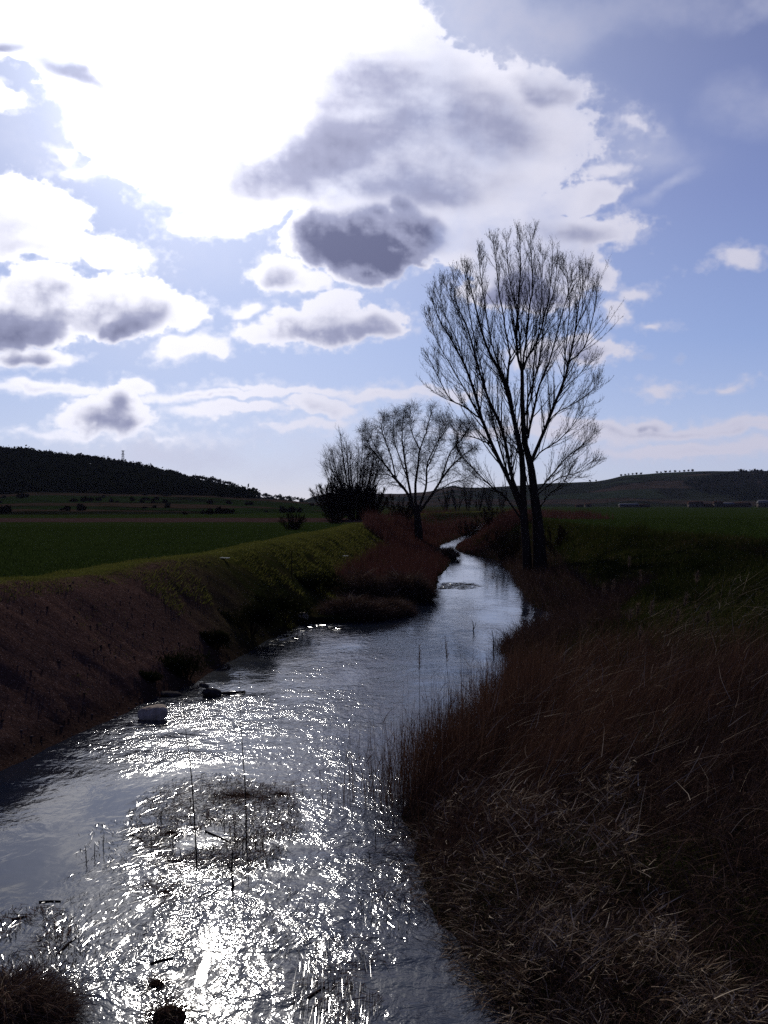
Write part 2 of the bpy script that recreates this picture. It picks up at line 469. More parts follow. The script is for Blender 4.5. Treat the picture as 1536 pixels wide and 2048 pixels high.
gm, g = mat('land')
geo = g.new('ShaderNodeNewGeometry')
pos = geo.outputs['Position']
A = lambda n: g.new('ShaderNodeAttribute', attribute_name=n).outputs['Fac']
nz1 = g.noise(pos, 1.4, 6., .6); nz2 = g.noise(pos, 9., 5., .65); nz3 = g.noise(pos, 45., 3., .6)
soil = g.ramp(nz2, [(.25, (.046, .025, .019)), (.5, (.080, .044, .034)), (.75, (.118, .070, .056))])
vor = g.new('ShaderNodeTexVoronoi', feature='F1'); g.put(vor.inputs['Vector'], pos); vor.inputs['Scale'].default_value = 21
stone = g.math('MULTIPLY', g.sstep(vor.outputs['Distance'], .30, .16), g.math('GREATER_THAN', nz3, .51))
soil = g.mix(stone, soil, g.ramp(g.new('ShaderNodeObjectInfo').outputs['Random'], [(0, (.25, .19, .165)), (1, (.25, .19, .165))]))
moss = g.ramp(nz2, [(.3, (.012, .014, .005)), (.7, (.028, .032, .009))])
dry = g.ramp(nz2, [(.3, (.030, .019, .011)), (.7, (.06, .042, .024))])
grass = g.mix(g.sstep(nz1, .42, .62), moss, g.mix(.55, dry, moss))
green = g.ramp(nz1, [(.3, (.015, .026, .007)), (.7, (.027, .039, .011))])
crestc = g.ramp(nz2, [(.3, (.054, .060, .012)), (.7, (.102, .100, .024))])
base = g.mix(A('crest'), grass, crestc)
base = g.mix(A('track'), base, g.mix(.35, dry, crestc))
sep = g.new('ShaderNodeSeparateXYZ'); g.l.new(pos, sep.inputs[0])
# ploughed strip and headlands of the field
strip = g.math('MULTIPLY', g.sstep(g.math('ADD', sep.outputs[1], g.math('MULTIPLY', nz1, 8.)), 128., 134.), g.sstep(g.math('ADD', sep.outputs[1], g.math('MULTIPLY', nz1, 8.)), 176., 168.))
plough = g.ramp(nz2, [(.3, (.045, .026, .024)), (.7, (.066, .040, .036))])
green = g.mix(g.math('MULTIPLY', strip, g.math('LESS_THAN', sep.outputs[0], -2.)), green, plough)
base = g.mix(g.math('MAXIMUM', A('field_left'), A('field_right')), base, green)
base = g.mix(g.math('MULTIPLY', A('bare'), 1.), base, soil)
base = g.mix(A('wet'), base, g.mix(.6, base, (.012, .009, .007)))
pb = g.new('ShaderNodeBsdfDiffuse'); g.put(pb.inputs['Color'], base)
bp = g.new('ShaderNodeBump'); bp.inputs['Strength'].default_value = .8; bp.inputs['Distance'].default_value = .07
g.put(bp.inputs['Height'], g.math('ADD', nz2, g.math('MULTIPLY', nz3, .5))); g.l.new(bp.outputs[0], pb.inputs['Normal'])
go = g.new('ShaderNodeOutputMaterial'); g.l.new(pb.outputs[0], go.inputs[0])
ground = link_mesh('ground', np.stack([Xs, Yg, Zg], -1).reshape(-1, 3), grid_faces(*Xs.shape), gm, smooth=True,
                   attrs=dict(bare=bare, crest=crest, field_left=fieldL * (Xs < 0), field_right=fieldR * (Xs > sR_), track=track, wet=wet))
tag(ground, 'banks and flat green fields on both sides of the stream', kind='structure')

# ---------------------------------------------------------------- water
wr = np.concatenate([np.arange(-60, 6, 3.), np.arange(6, 24, .12), np.arange(24, 60, .4), np.arange(60, 240, 1.5)])
wsl, wsr = shoreL(wr) - 1.2, shoreR(wr) + 1.2
tt = np.linspace(0, 1, 120)
WX = wsl[:, None] + (wsr - wsl)[:, None] * tt
WY = np.repeat(wr[:, None], 120, 1)
# how lively the surface is: riffles, weed beds, and calm tongues between
PXc = CX + F * WX / np.maximum(WY, 1); PYc = HOR + F * EYE / np.maximum(WY, 1)


def spot(px, py, rx, ry):
    """a patch of water, given where its middle is seen; taken over to real metres"""
    x, y, _ = on(px, py, 0)
    sx_ = rx / F * y; y0 = on(px, py - ry, 0)[1]; y1 = on(px, py + ry, 0)[1]
    sy_ = (y0 - y1) / 2
    return np.exp(-(((WX - x) / sx_) ** 2 + ((WY - y) / sy_) ** 2))


rip = .22 + .25 * vnoise(WX * .8, WY * .35, 41)
for s_ in [(370, 1450, 230, 60, 1.2), (420, 1405, 150, 24, 1.0), (300, 1515, 120, 40, 1.0), (430, 1700, 190, 130, .65), (300, 1830, 180, 130, .75), (520, 1900, 300, 150, .7), (720, 1650, 130, 150, .45), (690, 1330, 130, 40, .5),
           (600, 1260, 60, 18, .5), (950, 1240, 40, 40, .4), (780, 1560, 40, 50, .5), (740, 1880, 120, 150, 1.2), (730, 1600, 100, 150, 1.5), (680, 1400, 130, 90, 1.4), (780, 1560, 50, 70, .8), (120, 1950, 120, 120, .4)]:
    rip = rip + s_[4] * spot(*s_[:4])
for s_ in [(290, 1610, 150, 45, .6), (90, 1720, 140, 70, .5), (640, 1480, 90, 60, .25)]:
    rip = rip - s_[4] * spot(*s_[:4])
rip = rip * (.35 + 1.3 * vnoise(WX * 1.1 + .6 * fbm(WX, WY, 2, 43), 26 * np.log(np.maximum(WY, 2)), 42))
for s_ in [(402, 1950, 38, 66, .88), (420, 1850, 26, 50, .6)]:      # two slick spots under the sun
    rip = rip * (1 - s_[4] * spot(*s_[:4]))
rip = np.clip(rip, .06, 2.2)
wm, w2 = mat('stream_water')
gp = w2.new('ShaderNodeNewGeometry').outputs['Position']
Aw = w2.new('ShaderNodeAttribute', attribute_name='ripple').outputs['Fac']
fl = w2.vm('ADD', gp, w2.vm('SCALE', w2.vm('SUBTRACT', w2.noise(gp, 1.3, 2., .5, color=True), (.5, .5, .5)), scale=.5))
h1 = w2.noise(w2.mapping(fl, scale=(1, .55, 1)), 3.2, 2., .5)
h2 = w2.noise(w2.mapping(fl, scale=(1, .62, 1)), 8.2, 3., .55)
h3 = w2.noise(w2.mapping(fl, scale=(1, .8, 1)), 21., 2., .5)
hh = w2.math('ADD', w2.math('MULTIPLY', h1, w2.math('MULTIPLY_ADD', Aw, .012, .005)), w2.math('ADD', w2.math('MULTIPLY', h2, w2.math('MULTIPLY', Aw, .0120)), w2.math('MULTIPLY', h3, w2.math('MULTIPLY', Aw, .0034))))
wb = w2.new('ShaderNodeBump'); wb.inputs['Strength'].default_value = 1; wb.inputs['Distance'].default_value = 1.
w2.l.new(hh, wb.inputs['Height'])
wp = w2.new('ShaderNodeBsdfPrincipled')
w2.put(wp.inputs['Base Color'], w2.ramp(w2.noise(gp, 1.1, 4., .6), [(.35, (.006, .011, .024)), (.65, (.012, .015, .022))]))
wp.inputs['Roughness'].default_value = .06; wp.inputs['IOR'].default_value = 1.333
w2.l.new(wb.outputs[0], wp.inputs['Normal'])
wo2 = w2.new('ShaderNodeOutputMaterial'); w2.l.new(wp.outputs[0], wo2.inputs[0])
water = link_mesh('water', np.stack([WX, WY, WX * 0], -1).reshape(-1, 3), grid_faces(*WX.shape), wm, smooth=True, attrs=dict(ripple=rip))
tag(water, 'glittering stream winding between its banks', kind='structure')

# ---------------------------------------------------------------- hills
def hill(name, label, xs, skyline, Yfoot, Yridge, zfoot, prof, material, nrow=70, drop=10, jit=1.0):
    """xs, skyline: photo columns and rows of the ridge; the slope runs from Yfoot to Yridge"""
    px = np.linspace(xs[0], xs[-1], 220)
    sk = np.interp(px, xs, skyline)
    u = (px - CX) / F
    t = np.concatenate([np.linspace(0, 1, nrow), [1.15, 1.4, 2.0]])
    zr = EYE + (HOR - sk) / F * Yridge
    Yv = Yfoot + (Yridge - Yfoot) * t[:, None] + 0 * u[None]
    Xv = u[None] * Yv
    k = np.interp(t, *prof)
    Zv = zfoot + (zr - zfoot)[None] * k[:, None]
    Zv = Zv + jit * fbm(Xv / (Yridge * .05), Yv / (Yridge * .05), 4, 51) * Yridge * .006 * (sst(0, .2, t) * sst(1.05, .9, t))[:, None]
    o = link_mesh(name, np.stack([Xv, Yv, Zv], -1).reshape(-1, 3), grid_faces(*Xv.shape), material, smooth=True)
    tag(o, label, kind='structure')
    return (u, t, Yfoot, Yridge, Zv)


def hill_mat(name, cols, sc_, stretch, seed):
    m, h = mat(name)
    p = h.new('ShaderNodeNewGeometry').outputs['Position']
    wob_ = h.vm('SCALE', h.vm('SUBTRACT', h.noise(p, sc_ * 1.5, 3., .5, color=True), (.5, .5, .5)), scale=.35 / sc_)
    q = h.mapping(h.vm('ADD', p, wob_), loc=(seed, 0, 0), scale=stretch)
    v = h.new('ShaderNodeTexVoronoi', feature='F1'); h.put(v.inputs['Vector'], q); v.inputs['Scale'].default_value = sc_
    sc2 = h.new('ShaderNodeSeparateColor'); h.l.new(v.outputs['Color'], sc2.inputs[0])
    c = h.ramp(sc2.outputs[0], [(i / len(cols), x) for i, x in enumerate(cols)], 'CONSTANT')
    n = h.noise(p, sc_ * 12, 6., .65)
    c = h.mix(h.math('MULTIPLY', h.sstep(n, .42, .66), .8), c, (.010, .011, .008))
    v2 = h.new('ShaderNodeTexVoronoi', feature='DISTANCE_TO_EDGE'); h.put(v2.inputs['Vector'], q); v2.inputs['Scale'].default_value = sc_
    c = h.mix(h.sstep(v2.outputs['Distance'], .04, .015), c, (.008, .009, .006))
    b = h.new('ShaderNodeBsdfDiffuse'); h.put(b.inputs[0], c)
    o = h.new('ShaderNodeOutputMaterial'); h.l.new(b.outputs[0], o.inputs[0])
    return m


GRN, BRT, BRN, PLE, DRK = (.016, .028, .009), (.04, .07, .014), (.045, .030, .022), (.075, .055, .042), (.014, .018, .010)
hmL = hill_mat('hill_fields', [GRN, BRN, (.03, .055, .012), BRN, GRN, DRK], .012, (.55, 1.6, 0), 3)
hmF = hill_mat('far_slopes', [DRK, (.026, .030, .020), BRN, DRK, PLE, (.022, .032, .018)], .0045, (.45, 1.5, 0), 8)
# slope of fields on the left up to the wood
H0 = hill('hills', 'sloping field strips below the pine wood on the left', [-900, -300, 0, 60, 120, 250, 420, 560, 640, 700], [985, 986, 987, 984, 984, 988, 992, 1000, 1008, 1014], 175, 560, FIELD_L - .6, ([0, .1, .5, 1, 1.15, 1.4, 2], [0, .05, .4, 1, 1., .95, .8]), hmL, jit=.5)
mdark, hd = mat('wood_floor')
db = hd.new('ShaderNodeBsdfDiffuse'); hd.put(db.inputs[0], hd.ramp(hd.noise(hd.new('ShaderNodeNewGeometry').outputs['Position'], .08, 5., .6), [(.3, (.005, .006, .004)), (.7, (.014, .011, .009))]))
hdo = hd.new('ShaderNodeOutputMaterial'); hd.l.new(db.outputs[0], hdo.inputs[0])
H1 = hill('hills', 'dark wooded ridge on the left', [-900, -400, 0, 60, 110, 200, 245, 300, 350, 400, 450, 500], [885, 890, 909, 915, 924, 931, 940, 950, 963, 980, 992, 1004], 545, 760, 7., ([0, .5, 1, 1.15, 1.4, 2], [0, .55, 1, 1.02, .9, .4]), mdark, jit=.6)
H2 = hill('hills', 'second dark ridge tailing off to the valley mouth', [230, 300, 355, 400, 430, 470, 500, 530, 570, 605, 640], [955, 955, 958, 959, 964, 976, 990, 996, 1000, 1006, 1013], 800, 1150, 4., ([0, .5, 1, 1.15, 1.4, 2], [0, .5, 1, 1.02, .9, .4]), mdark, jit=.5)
H3 = hill('hills', 'low far ridge closing the valley', [560, 605, 625, 660, 700, 800, 860, 885, 905, 925, 950, 1000, 1090, 1190, 1220, 1250, 1290, 1320, 1400, 1540, 1900, 2500], [1014, 1004, 995, 989, 988, 988, 984, 977, 971, 976, 977, 975, 966, 963, 958, 951, 949, 946, 943, 941, 935, 940],
          1250, 2300, 1.2, ([0, .25, .5, .75, 1, 1.15, 1.4, 2], [0, .14, .42, .78, 1, 1., .9, .6]), hmF, nrow=90, jit=.8)


def hill_z(H, u, t):
    Zv = H[4]
    ui = np.clip(np.interp(u, H[0], np.arange(len(H[0]))), 0, len(H[0]) - 1.001); tj = np.interp(t, H[1], np.arange(len(H[1])))
    i = ui.astype(int); j = np.minimum(tj.astype(int), len(H[1]) - 2); a = ui - i; b = tj - j
    return (Zv[j, i] * (1 - a) + Zv[j, i + 1] * a) * (1 - b) + (Zv[j + 1, i] * (1 - a) + Zv[j + 1, i + 1] * a) * b
# ---------------------------------------------------------------- bare trees
def tubes(lines, sides=5):
    """lines: list of (pts (n,3), radii (n,)); one vertex array and faces for all"""
    Vs, Fs = [], []; base = 0
    bycount = {}
    for p, r in lines: bycount.setdefault(len(p), []).append((p, r))
    ang = np.linspace(0, 2 * np.pi, sides, endpoint=False)
    for n, L in bycount.items():
        P = np.array([p for p, _ in L]); Rr = np.array([r for _, r in L])
        T = np.empty_like(P); T[:, 1:-1] = P[:, 2:] - P[:, :-2]; T[:, 0] = P[:, 1] - P[:, 0]; T[:, -1] = P[:, -1] - P[:, -2]
        T /= np.linalg.norm(T, axis=2, keepdims=True) + 1e-9
        up = np.where(np.abs(T[..., 2:3]) > .9, np.array([1., 0, 0]), np.array([0., 0, 1]))
        up = np.broadcast_to(up[:, :1], T.shape)
        a = np.cross(T, up); a /= np.linalg.norm(a, axis=2, keepdims=True) + 1e-9
        b = np.cross(T, a)
        V = P[:, :, None] + Rr[:, :, None, None] * (a[:, :, None] * np.cos(ang)[None, None, :, None] + b[:, :, None] * np.sin(ang)[None, None, :, None])
        m = len(L)
        idx = base + np.arange(m * n * sides).reshape(m, n, sides)
        nx = np.roll(idx, -1, axis=2)
        f = np.stack([idx[:, :-1], nx[:, :-1], nx[:, 1:], idx[:, 1:]], -1).reshape(-1, 4)
        Vs.append(V.reshape(-1, 3)); Fs.append(f); base += m * n * sides
    return np.concatenate(Vs), np.concatenate(Fs)


def spline(pts, n):
    """Catmull-Rom through pts, n samples"""
    P = np.asarray(pts, float)
    P = np.concatenate([[2 * P[0] - P[1]], P, [2 * P[-1] - P[-2]]])
    m = len(P) - 3
    t = np.linspace(0, m, n); i = np.minimum(t.astype(int), m - 1); f = (t - i)[:, None]
    a, b, c, d = P[i], P[i + 1], P[i + 2], P[i + 3]
    return .5 * (2 * b + (c - a) * f + (2 * a - 5 * b + 4 * c - d) * f * f + (3 * b - a - 3 * c + d) * f ** 3)


class Tree:
    def __init__(s, seed): s.r = np.random.default_rng(seed); s.big = []; s.mid = []; s.twig = []

    def shoot(s, p, d, L, r0, n, up, wild):
        """a shoot that wanders and turns towards the light"""
        pts = [p]; st = L / n
        d = d / np.linalg.norm(d)
        for i in range(n):
            d = d + np.array([0, 0, up / n]) + s.r.normal(0, wild / math.sqrt(n), 3)
            d = d / np.linalg.norm(d)
            p = p + d * st; pts.append(p)
        pts = np.array(pts)
        return pts, r0 * (1 - .82 * np.linspace(0, 1, n + 1))

    def side(s, pts, f, ang):
        """start point and direction of a side shoot at fraction f"""
        k = f * (len(pts) - 1); i = min(int(k), len(pts) - 2); q = k - i
        p = pts[i] * (1 - q) + pts[i + 1] * q
        t = pts[i + 1] - pts[i]; t = t / np.linalg.norm(t)
        v = s.r.normal(0, 1, 3); v -= t * v.dot(t); v /= np.linalg.norm(v)
        return p, t * math.cos(ang) + v * math.sin(ang), q

    def clothe(s, pts, rad, L2, n2, n3, L3, n4, L4, up, wild, f0=.12, ang=(.5, .95), rmin=.006):
        Lp = np.linalg.norm(np.diff(pts, axis=0), axis=1).sum()
        for k in range(n2):
            f = f0 + (1 - f0) * (k + s.r.random()) / n2
            f = min(f, .985)
            p, d, _ = s.side(pts, f, s.r.uniform(*ang))
            ln = L2 * (1.12 - .92 * f) * s.r.uniform(.55, 1.2)
            r_ = np.interp(f, np.linspace(0, 1, len(rad)), rad)
            a, ra = s.shoot(p, d, ln, max(min(r_ * .5, .012 * ln + .006), rmin * 1.4), 6, up, wild)
            s.mid.append((a, ra))
            for j in range(n3):
                f_ = .12 + .88 * (j + s.r.random()) / n3
                p3, d3, _ = s.side(a, min(f_, .98), s.r.uniform(*ang))
                l3 = L3 * (1.1 - .5 * f_) * s.r.uniform(.5, 1.25)
                b, rb = s.shoot(p3, d3, l3, rmin * 1.15, 4, up * .9, wild)
                s.twig.append((b, rb))
                for q in range(n4):
                    p4, d4, _ = s.side(b, s.r.uniform(.15, .95), s.r.uniform(*ang))
                    c, rc = s.shoot(p4, d4, L4 * s.r.uniform(.5, 1.3), rmin * .9, 3, up * .6, wild)
                    s.twig.append((c, rc))

    def buds(s, step, size):
        """catkins and buds: tiny spindles along the outer twigs"""
        P = []
        for a, _ in s.twig:
            for k in range(1, len(a)):
                if s.r.random() < step: P.append(a[k])
        if not P: return None
        P = np.array(P); N = len(P)
        sz = size * s.r.uniform(.6, 1.5, (N, 1, 1))
        o = np.array([[0, 0, 1.6], [1, 0, 0], [-.5, .87, 0], [-.5, -.87, 0], [0, 0, -1.8]])
        V = P[:, None] + o[None] * sz * .5
        V = V + s.r.normal(0, .2, (N, 5, 3)) * sz * .5
        f = np.array([[0, 1, 2], [0, 2, 3], [0, 3, 1], [4, 2, 1], [4, 3, 2], [4, 1, 3]])
        Fc = (np.arange(N)[:, None, None] * 5 + f[None]).reshape(-1, 3)
        return V.reshape(-1, 3), Fc

    def build(s, root, bark, twigm, budstep=0, budsize=.05, sides=8):
        v, f = tubes(s.big, sides)
        link_mesh('trunk', v, f, bark, root, smooth=True)
        v1, f1 = tubes(s.mid, 4); v2, f2 = tubes(s.twig, 3)
        Vv = [v1, v2]; Ff = [f1, f2 + len(v1)]
        bd = s.buds(budstep, budsize) if budstep else None
        if bd is not None:
            Vv.append(bd[0]); Ff.append(bd[1] + len(v1) + len(v2))
        link_mesh('crown', np.concatenate(Vv), Ff, twigm, root)


def bark_mat(name, a, b, sc_=6.):
    m, k = mat(name)
    p = k.new('ShaderNodeNewGeometry').outputs['Position']
    n = k.noise(k.mapping(p, scale=(1, 1, .3)), sc_, 5., .6)
    d = k.new('ShaderNodeBsdfDiffuse'); k.put(d.inputs[0], k.ramp(n, [(.3, a), (.7, b)]))
    bb = k.new('ShaderNodeBump'); bb.inputs['Strength'].default_value = .9; bb.inputs['Distance'].default_value = .03
    k.l.new(n, bb.inputs['Height']); k.l.new(bb.outputs[0], d.inputs['Normal'])
    o = k.new('ShaderNodeOutputMaterial'); k.l.new(d.outputs[0], o.inputs[0])
    return m


BARK = bark_mat('poplar_bark', (.020, .015, .013), (.055, .042, .036))
TWIG = bark_mat('twig_bark', (.030, .022, .018), (.055, .042, .034), 30)
SCRUB = bark_mat('scrub_bark', (.022, .014, .012), (.045, .028, .024), 20)


def limb_tree(tree, limbs, ox, oy, sc_, Y, n=16, depth=.5, seed=1):
    """limbs: (points in a photo crop, base radius px, tip radius px); depth grows with the distance from the trunk"""
    r = np.random.default_rng(seed)
    out = []; seen = []          # seen: rows of crop x, crop y, depth already built
    for j, (pts, r0, r1) in enumerate(limbs):
        k = r.uniform(.35, 1.) * r.choice([-1, 1]) if j else 0.
        d0 = 0.
        if seen:
            S = np.concatenate(seen); d0 = S[np.argmin((S[:, 0] - pts[0][0]) ** 2 + (S[:, 1] - pts[0][1]) ** 2), 2]
        P2 = spline([(x, y, 0) for x, y in pts], n)
        off = np.abs(P2[:, 0] - pts[0][0]) * Y / F / sc_
        hgt = np.maximum(pts[0][1] - P2[:, 1], 0) * Y / F / sc_
        dd = d0 + k * (depth * off + .16 * hgt * np.linspace(0, 1, n))
        seen.append(np.stack([P2[:, 0], P2[:, 1], dd], 1))
        P = np.array([at(ox + x / sc_, oy + y / sc_, Y + e) for (x, y, _), e in zip(P2, dd)])
        P[1:-1] += r.normal(0, .012, P[1:-1].shape) * (Y / 58)
        px = Y / F / sc_
        out.append((P, np.linspace(r0, r1, n) ** 1.0 * px * (np.linspace(1, .9, n) if j == 0 or r0 > 30 else np.linspace(.66, .75, n))))
    return out


# the tall twin-stemmed poplar on the right bank
YP = 58.
PB = at(1070, 1137, YP)
poplar = empty('poplar_tree', PB, 'tall bare poplar with twin dark trunks standing at the edge of the stream', 'tree')
bpy.context.view_layer.update()
PL = [
    ([(745, 2060), (730, 1800), (715, 1600), (690, 1430), (655, 1290), (642, 1100), (637, 885)], 30, 11),
    ([(672, 2060), (655, 1800), (642, 1600), (640, 1400), (612, 1270), (580, 1130), (545, 1000), (505, 890), (440, 780), (385, 620), (340, 440), (290, 280)], 28, 2.2),
    ([(637, 890), (605, 770), (603, 600), (618, 430), (625, 260), (620, 75)], 12, 2),
    ([(640, 880), (672, 800), (735, 690), (770, 560), (800, 430), (822, 180)], 10, 2),
    ([(638, 895), (660, 700), (682, 500), (700, 400), (692, 220), (685, 80)], 9, 2),
    ([(634, 885), (622, 700), (600, 520), (560, 350), (540, 100)], 8, 2),
    ([(545, 1000), (556, 860), (560, 770), (530, 600), (500, 430), (480, 250), (460, 110)], 10, 2),
    ([(648, 1720), (600, 1600), (560, 1510), (490, 1380), (432, 1250), (382, 1120), (340, 980), (290, 850), (220, 720), (140, 590), (88, 440)], 20, 2.5),
    ([(640, 1650), (580, 1500), (545, 1340), (510, 1200), (430, 1040), (370, 850), (305, 630), (232, 470), (225, 330)], 17, 2.2),
    ([(400, 1170), (300, 1100), (200, 1045), (130, 920), (80, 820)], 7, 1.8),
    ([(460, 1310), (350, 1265), (265, 1250), (190, 1200)], 6, 1.6),
    ([(640, 1740), (530, 1600), (440, 1535), (350, 1450), (290, 1385), (240, 1330)], 9, 1.6),
    ([(695, 1400), (760, 1250), (832, 1080), (885, 950), (920, 830), (950, 680), (980, 480), (985, 290)], 16, 2.2),
    ([(672, 1270), (690, 1170), (740, 980), (790, 860), (850, 660), (900, 470), (945, 340)], 11, 2),
    ([(668, 1250), (672, 1050), (722, 900), (752, 750), (772, 600), (830, 400), (850, 230)], 9, 2),
    ([(742, 1280), (830, 1140), (930, 1085), (1045, 1010), (1085, 960)], 6, 1.6),
    ([(720, 1580), (800, 1500), (900, 1385), (1000, 1310), (1085, 1235)], 8, 1.6),
    ([(722, 1600), (850, 1500), (960, 1470), (1060, 1400)], 6, 1.5),
    ([(735, 1680), (800, 1590), (880, 1530), (930, 1450)], 6, 1.5),
    ([(918, 830), (1000, 760), (1040, 660), (1078, 500), (1092, 390)], 7, 1.8),
    ([(702, 1400), (762, 1340), (860, 1280), (950, 1190), (1030, 1060)], 7, 1.6),
    ([(560, 1500), (480, 1250), (420, 1000), (330, 760), (260, 560), (180, 400)], 8, 1.8),
    ([(590, 1180), (560, 1000), (470, 780), (420, 560), (390, 350), (370, 190)], 9, 1.8),
    ([(850, 1040), (900, 980), (985, 900), (1050, 820)], 5, 1.5),
    ([(640, 1180), (700, 1010), (705, 850), (740, 620), (755, 400), (762, 170)], 7, 1.8),
    ([(382, 1120), (300, 880), (240, 700), (160, 520), (140, 370)], 6, 1.6),
    ([(430, 1040), (380, 820), (330, 600), (300, 420), (290, 300)], 6, 1.6),
    ([(885, 950), (900, 760), (920, 560), (915, 380), (900, 280)], 6, 1.6),
    ([(950, 680), (1000, 520), (1030, 400), (1040, 300)], 5, 1.5),
    ([(432, 1250), (300, 1010), (200, 840), (120, 700), (75, 560)], 6, 1.6),
    ([(700, 1620), (640, 1420), (600, 1330), (500, 1260), (440, 1180)], 6, 1.6),
]
T = Tree(11)
PL = [([(640 + (x - 640) * (.94 if y < 1700 else 1), y if y > 1000 else 1000 - (1000 - y) * .96) for x, y in p_], a_, b_) for p_, a_, b_ in PL]
T.big = limb_tree(T, PL, 820, 430, 2.844, YP, 18, .55, 5)
for j in (0, 1):          # swelling foot of the two trunks
    P_, r_ = T.big[j]; T.big[j] = (P_, r_ * (1 + .62 * np.exp(-np.linspace(0, 1, len(r_)) * 5)))
for i, (P, rr) in enumerate(T.big):
    if i == 0: continue
    Lp = np.linalg.norm(np.diff(P, axis=0), axis=1).sum()
    f0 = .35 if i == 1 else .18
    T.clothe(P, rr, 3.3, int(Lp * 2.7) + 5, 12, .62, 2, .26, .62, .085, f0=max(f0 - .06, .1), ang=(.28, .66), rmin=.0058)
T.clothe(T.big[0][0], T.big[0][1], 1.6, 14, 5, .7, 2, .3, .8, .3, f0=.3, rmin=.0075)
T.build(poplar, BARK, TWIG, .3, .026, 9)

# the spreading willow behind
YW = 103.
WB = at(838, 1078, YW)
willow = empty('willow_tree', WB, 'bare willow with wide spreading limbs and a haze of fine twigs', 'tree')
WL = [
    ([(795, 1010), (788, 900), (782, 830), (776, 770)], 30, 20),
    ([(765, 830), (725, 700), (645, 600), (560, 490), (490, 410), (440, 330)], 17, 2),
    ([(755, 790), (722, 600), (690, 400), (680, 260), (700, 130)], 14, 2),
    ([(778, 790), (768, 650), (788, 490), (800, 400), (850, 260), (885, 110)], 15, 2),
    ([(792, 800), (840, 650), (848, 510), (900, 380), (1000, 240)], 13, 2),
    ([(800, 810), (880, 700), (950, 590), (1020, 500), (1110, 420), (1170, 380)], 15, 2),
    ([(690, 660), (610, 575), (520, 560), (450, 540)], 7, 1.5),
    ([(640, 600), (600, 420), (545, 270), (560, 170)], 8, 1.5),
    ([(940, 600), (1000, 430), (1090, 310), (1140, 230)], 8, 1.5),
    ([(720, 590), (640, 380), (620, 250), (640, 150)], 7, 1.5),
    ([(800, 400), (740, 260), (770, 120)], 6, 1.5),
    ([(850, 520), (930, 330), (930, 180)], 6, 1.5),
    ([(880, 700), (1010, 620), (1110, 590), (1160, 530)], 6, 1.5),
    ([(560, 490), (480, 330), (430, 240)], 5, 1.5),
    ([(1020, 500), (1080, 350), (1060, 230)], 5, 1.5),
]
T = Tree(23)
T.big = limb_tree(T, WL, 600, 780, 3.339, YW, 14, .6, 9)
for i, (P, rr) in enumerate(T.big):
    if i == 0: continue
    Lp = np.linalg.norm(np.diff(P, axis=0), axis=1).sum()
    T.clothe(P, rr, 2.3, int(Lp * 4.2) + 6, 10, 1.0, 3, .5, .2, .42, f0=.25, ang=(.5, 1.1), rmin=.0085)
T.build(willow, BARK, TWIG, 0, .05, 7)


def bush_tree(name, label, cat, base, H, W, nst, seed, spread=.35, group=None, rmin=.012, n2=10, up=.9, lens=1., parent=None):
    """many upright stems from one stool"""
    t = Tree(seed); r = t.r
    root = empty(name, base, label, cat, group)
    for k in range(nst):
        a = r.uniform(0, 2 * math.pi); q = math.sqrt(r.random())
        p = np.array(base) + np.array([math.cos(a) * q * W * .12, math.sin(a) * q * W * .12, -.15])
        tipx = math.cos(a) * q * W * .5; tipy = math.sin(a) * q * W * .5
        h = H * r.uniform(.72, 1.0) * (1 - .35 * q * q)
        pts = spline([p, p + np.array([tipx * .35, tipy * .35, h * .35]), p + np.array([tipx * .75, tipy * .75, h * .7]), p + np.array([tipx, tipy, h])], 10)
        pts[1:] += r.normal(0, .012 * H / 4, pts[1:].shape)
        t.big.append((pts, np.linspace(.0075 * H, .002 * H, 10)))
        t.clothe(pts, t.big[-1][1], .21 * H * lens, int(n2 * 1.5), 7, .09 * H * lens, 2, .05 * H * lens, up, .25, f0=.06, ang=(.35, .9), rmin=rmin)
    t.build(root, SCRUB, SCRUB, 0, sides=5)
    return root


def gz(x, y): return float(land_z(np.array([x]), np.array([y]))[0])


def base_at(px, Y, dz=0.):
    x = (px - CX) / F * Y
    return (x, Y, gz(x, Y) + dz)


bush_tree('poplar_tree', 'dense many-stemmed bare tree rising behind the left bank, left of the willow', 'tree', base_at(712, 150), 13.8, 7.6, 28, 31, rmin=.0115, n2=13, up=.6, lens=1.15)
bush_tree('bare_shrub', 'broad dark thicket shrub at the foot of the many-stemmed tree, on its left', 'shrub', base_at(672, 142), 6.2, 6.0, 44, 32, rmin=.018, n2=10)
bush_tree('bare_shrub', 'dark thicket shrub at the foot of the many-stemmed tree, on its right', 'shrub', base_at(735, 146), 5.6, 6.0, 46, 33, rmin=.018, n2=10)
bush_tree('bare_shrub', 'low dark bramble shrub behind the trunk of the willow', 'shrub', base_at(800, 128), 3.4, 5., 26, 34, rmin=.014, n2=8, up=.3)
bush_tree('bare_shrub', 'round leafless bush standing alone in the green field beside the left bank', 'shrub', base_at(586, 88), 1.75, 2.0, 30, 35, rmin=.008, n2=8, up=.4)
bush_tree('bare_shrub', 'low purple brown bramble beyond the lone round bush, on the left bank', 'shrub', base_at(672, 118), 1.5, 3.4, 24, 36, rmin=.01, n2=8, up=.2)
bush_tree('bare_shrub', 'dark scrub bush on the far side of the stream bend between willow and poplar', 'shrub', base_at(940, 138), 3.0, 3.6, 26, 37, rmin=.012, n2=8, up=.3)
bush_tree('bare_shrub', 'straggly scrub leaning against the left trunk of the tall poplar', 'shrub', base_at(1016, 72), 2.6, 2.6, 18, 38, rmin=.009, n2=8, up=.4)
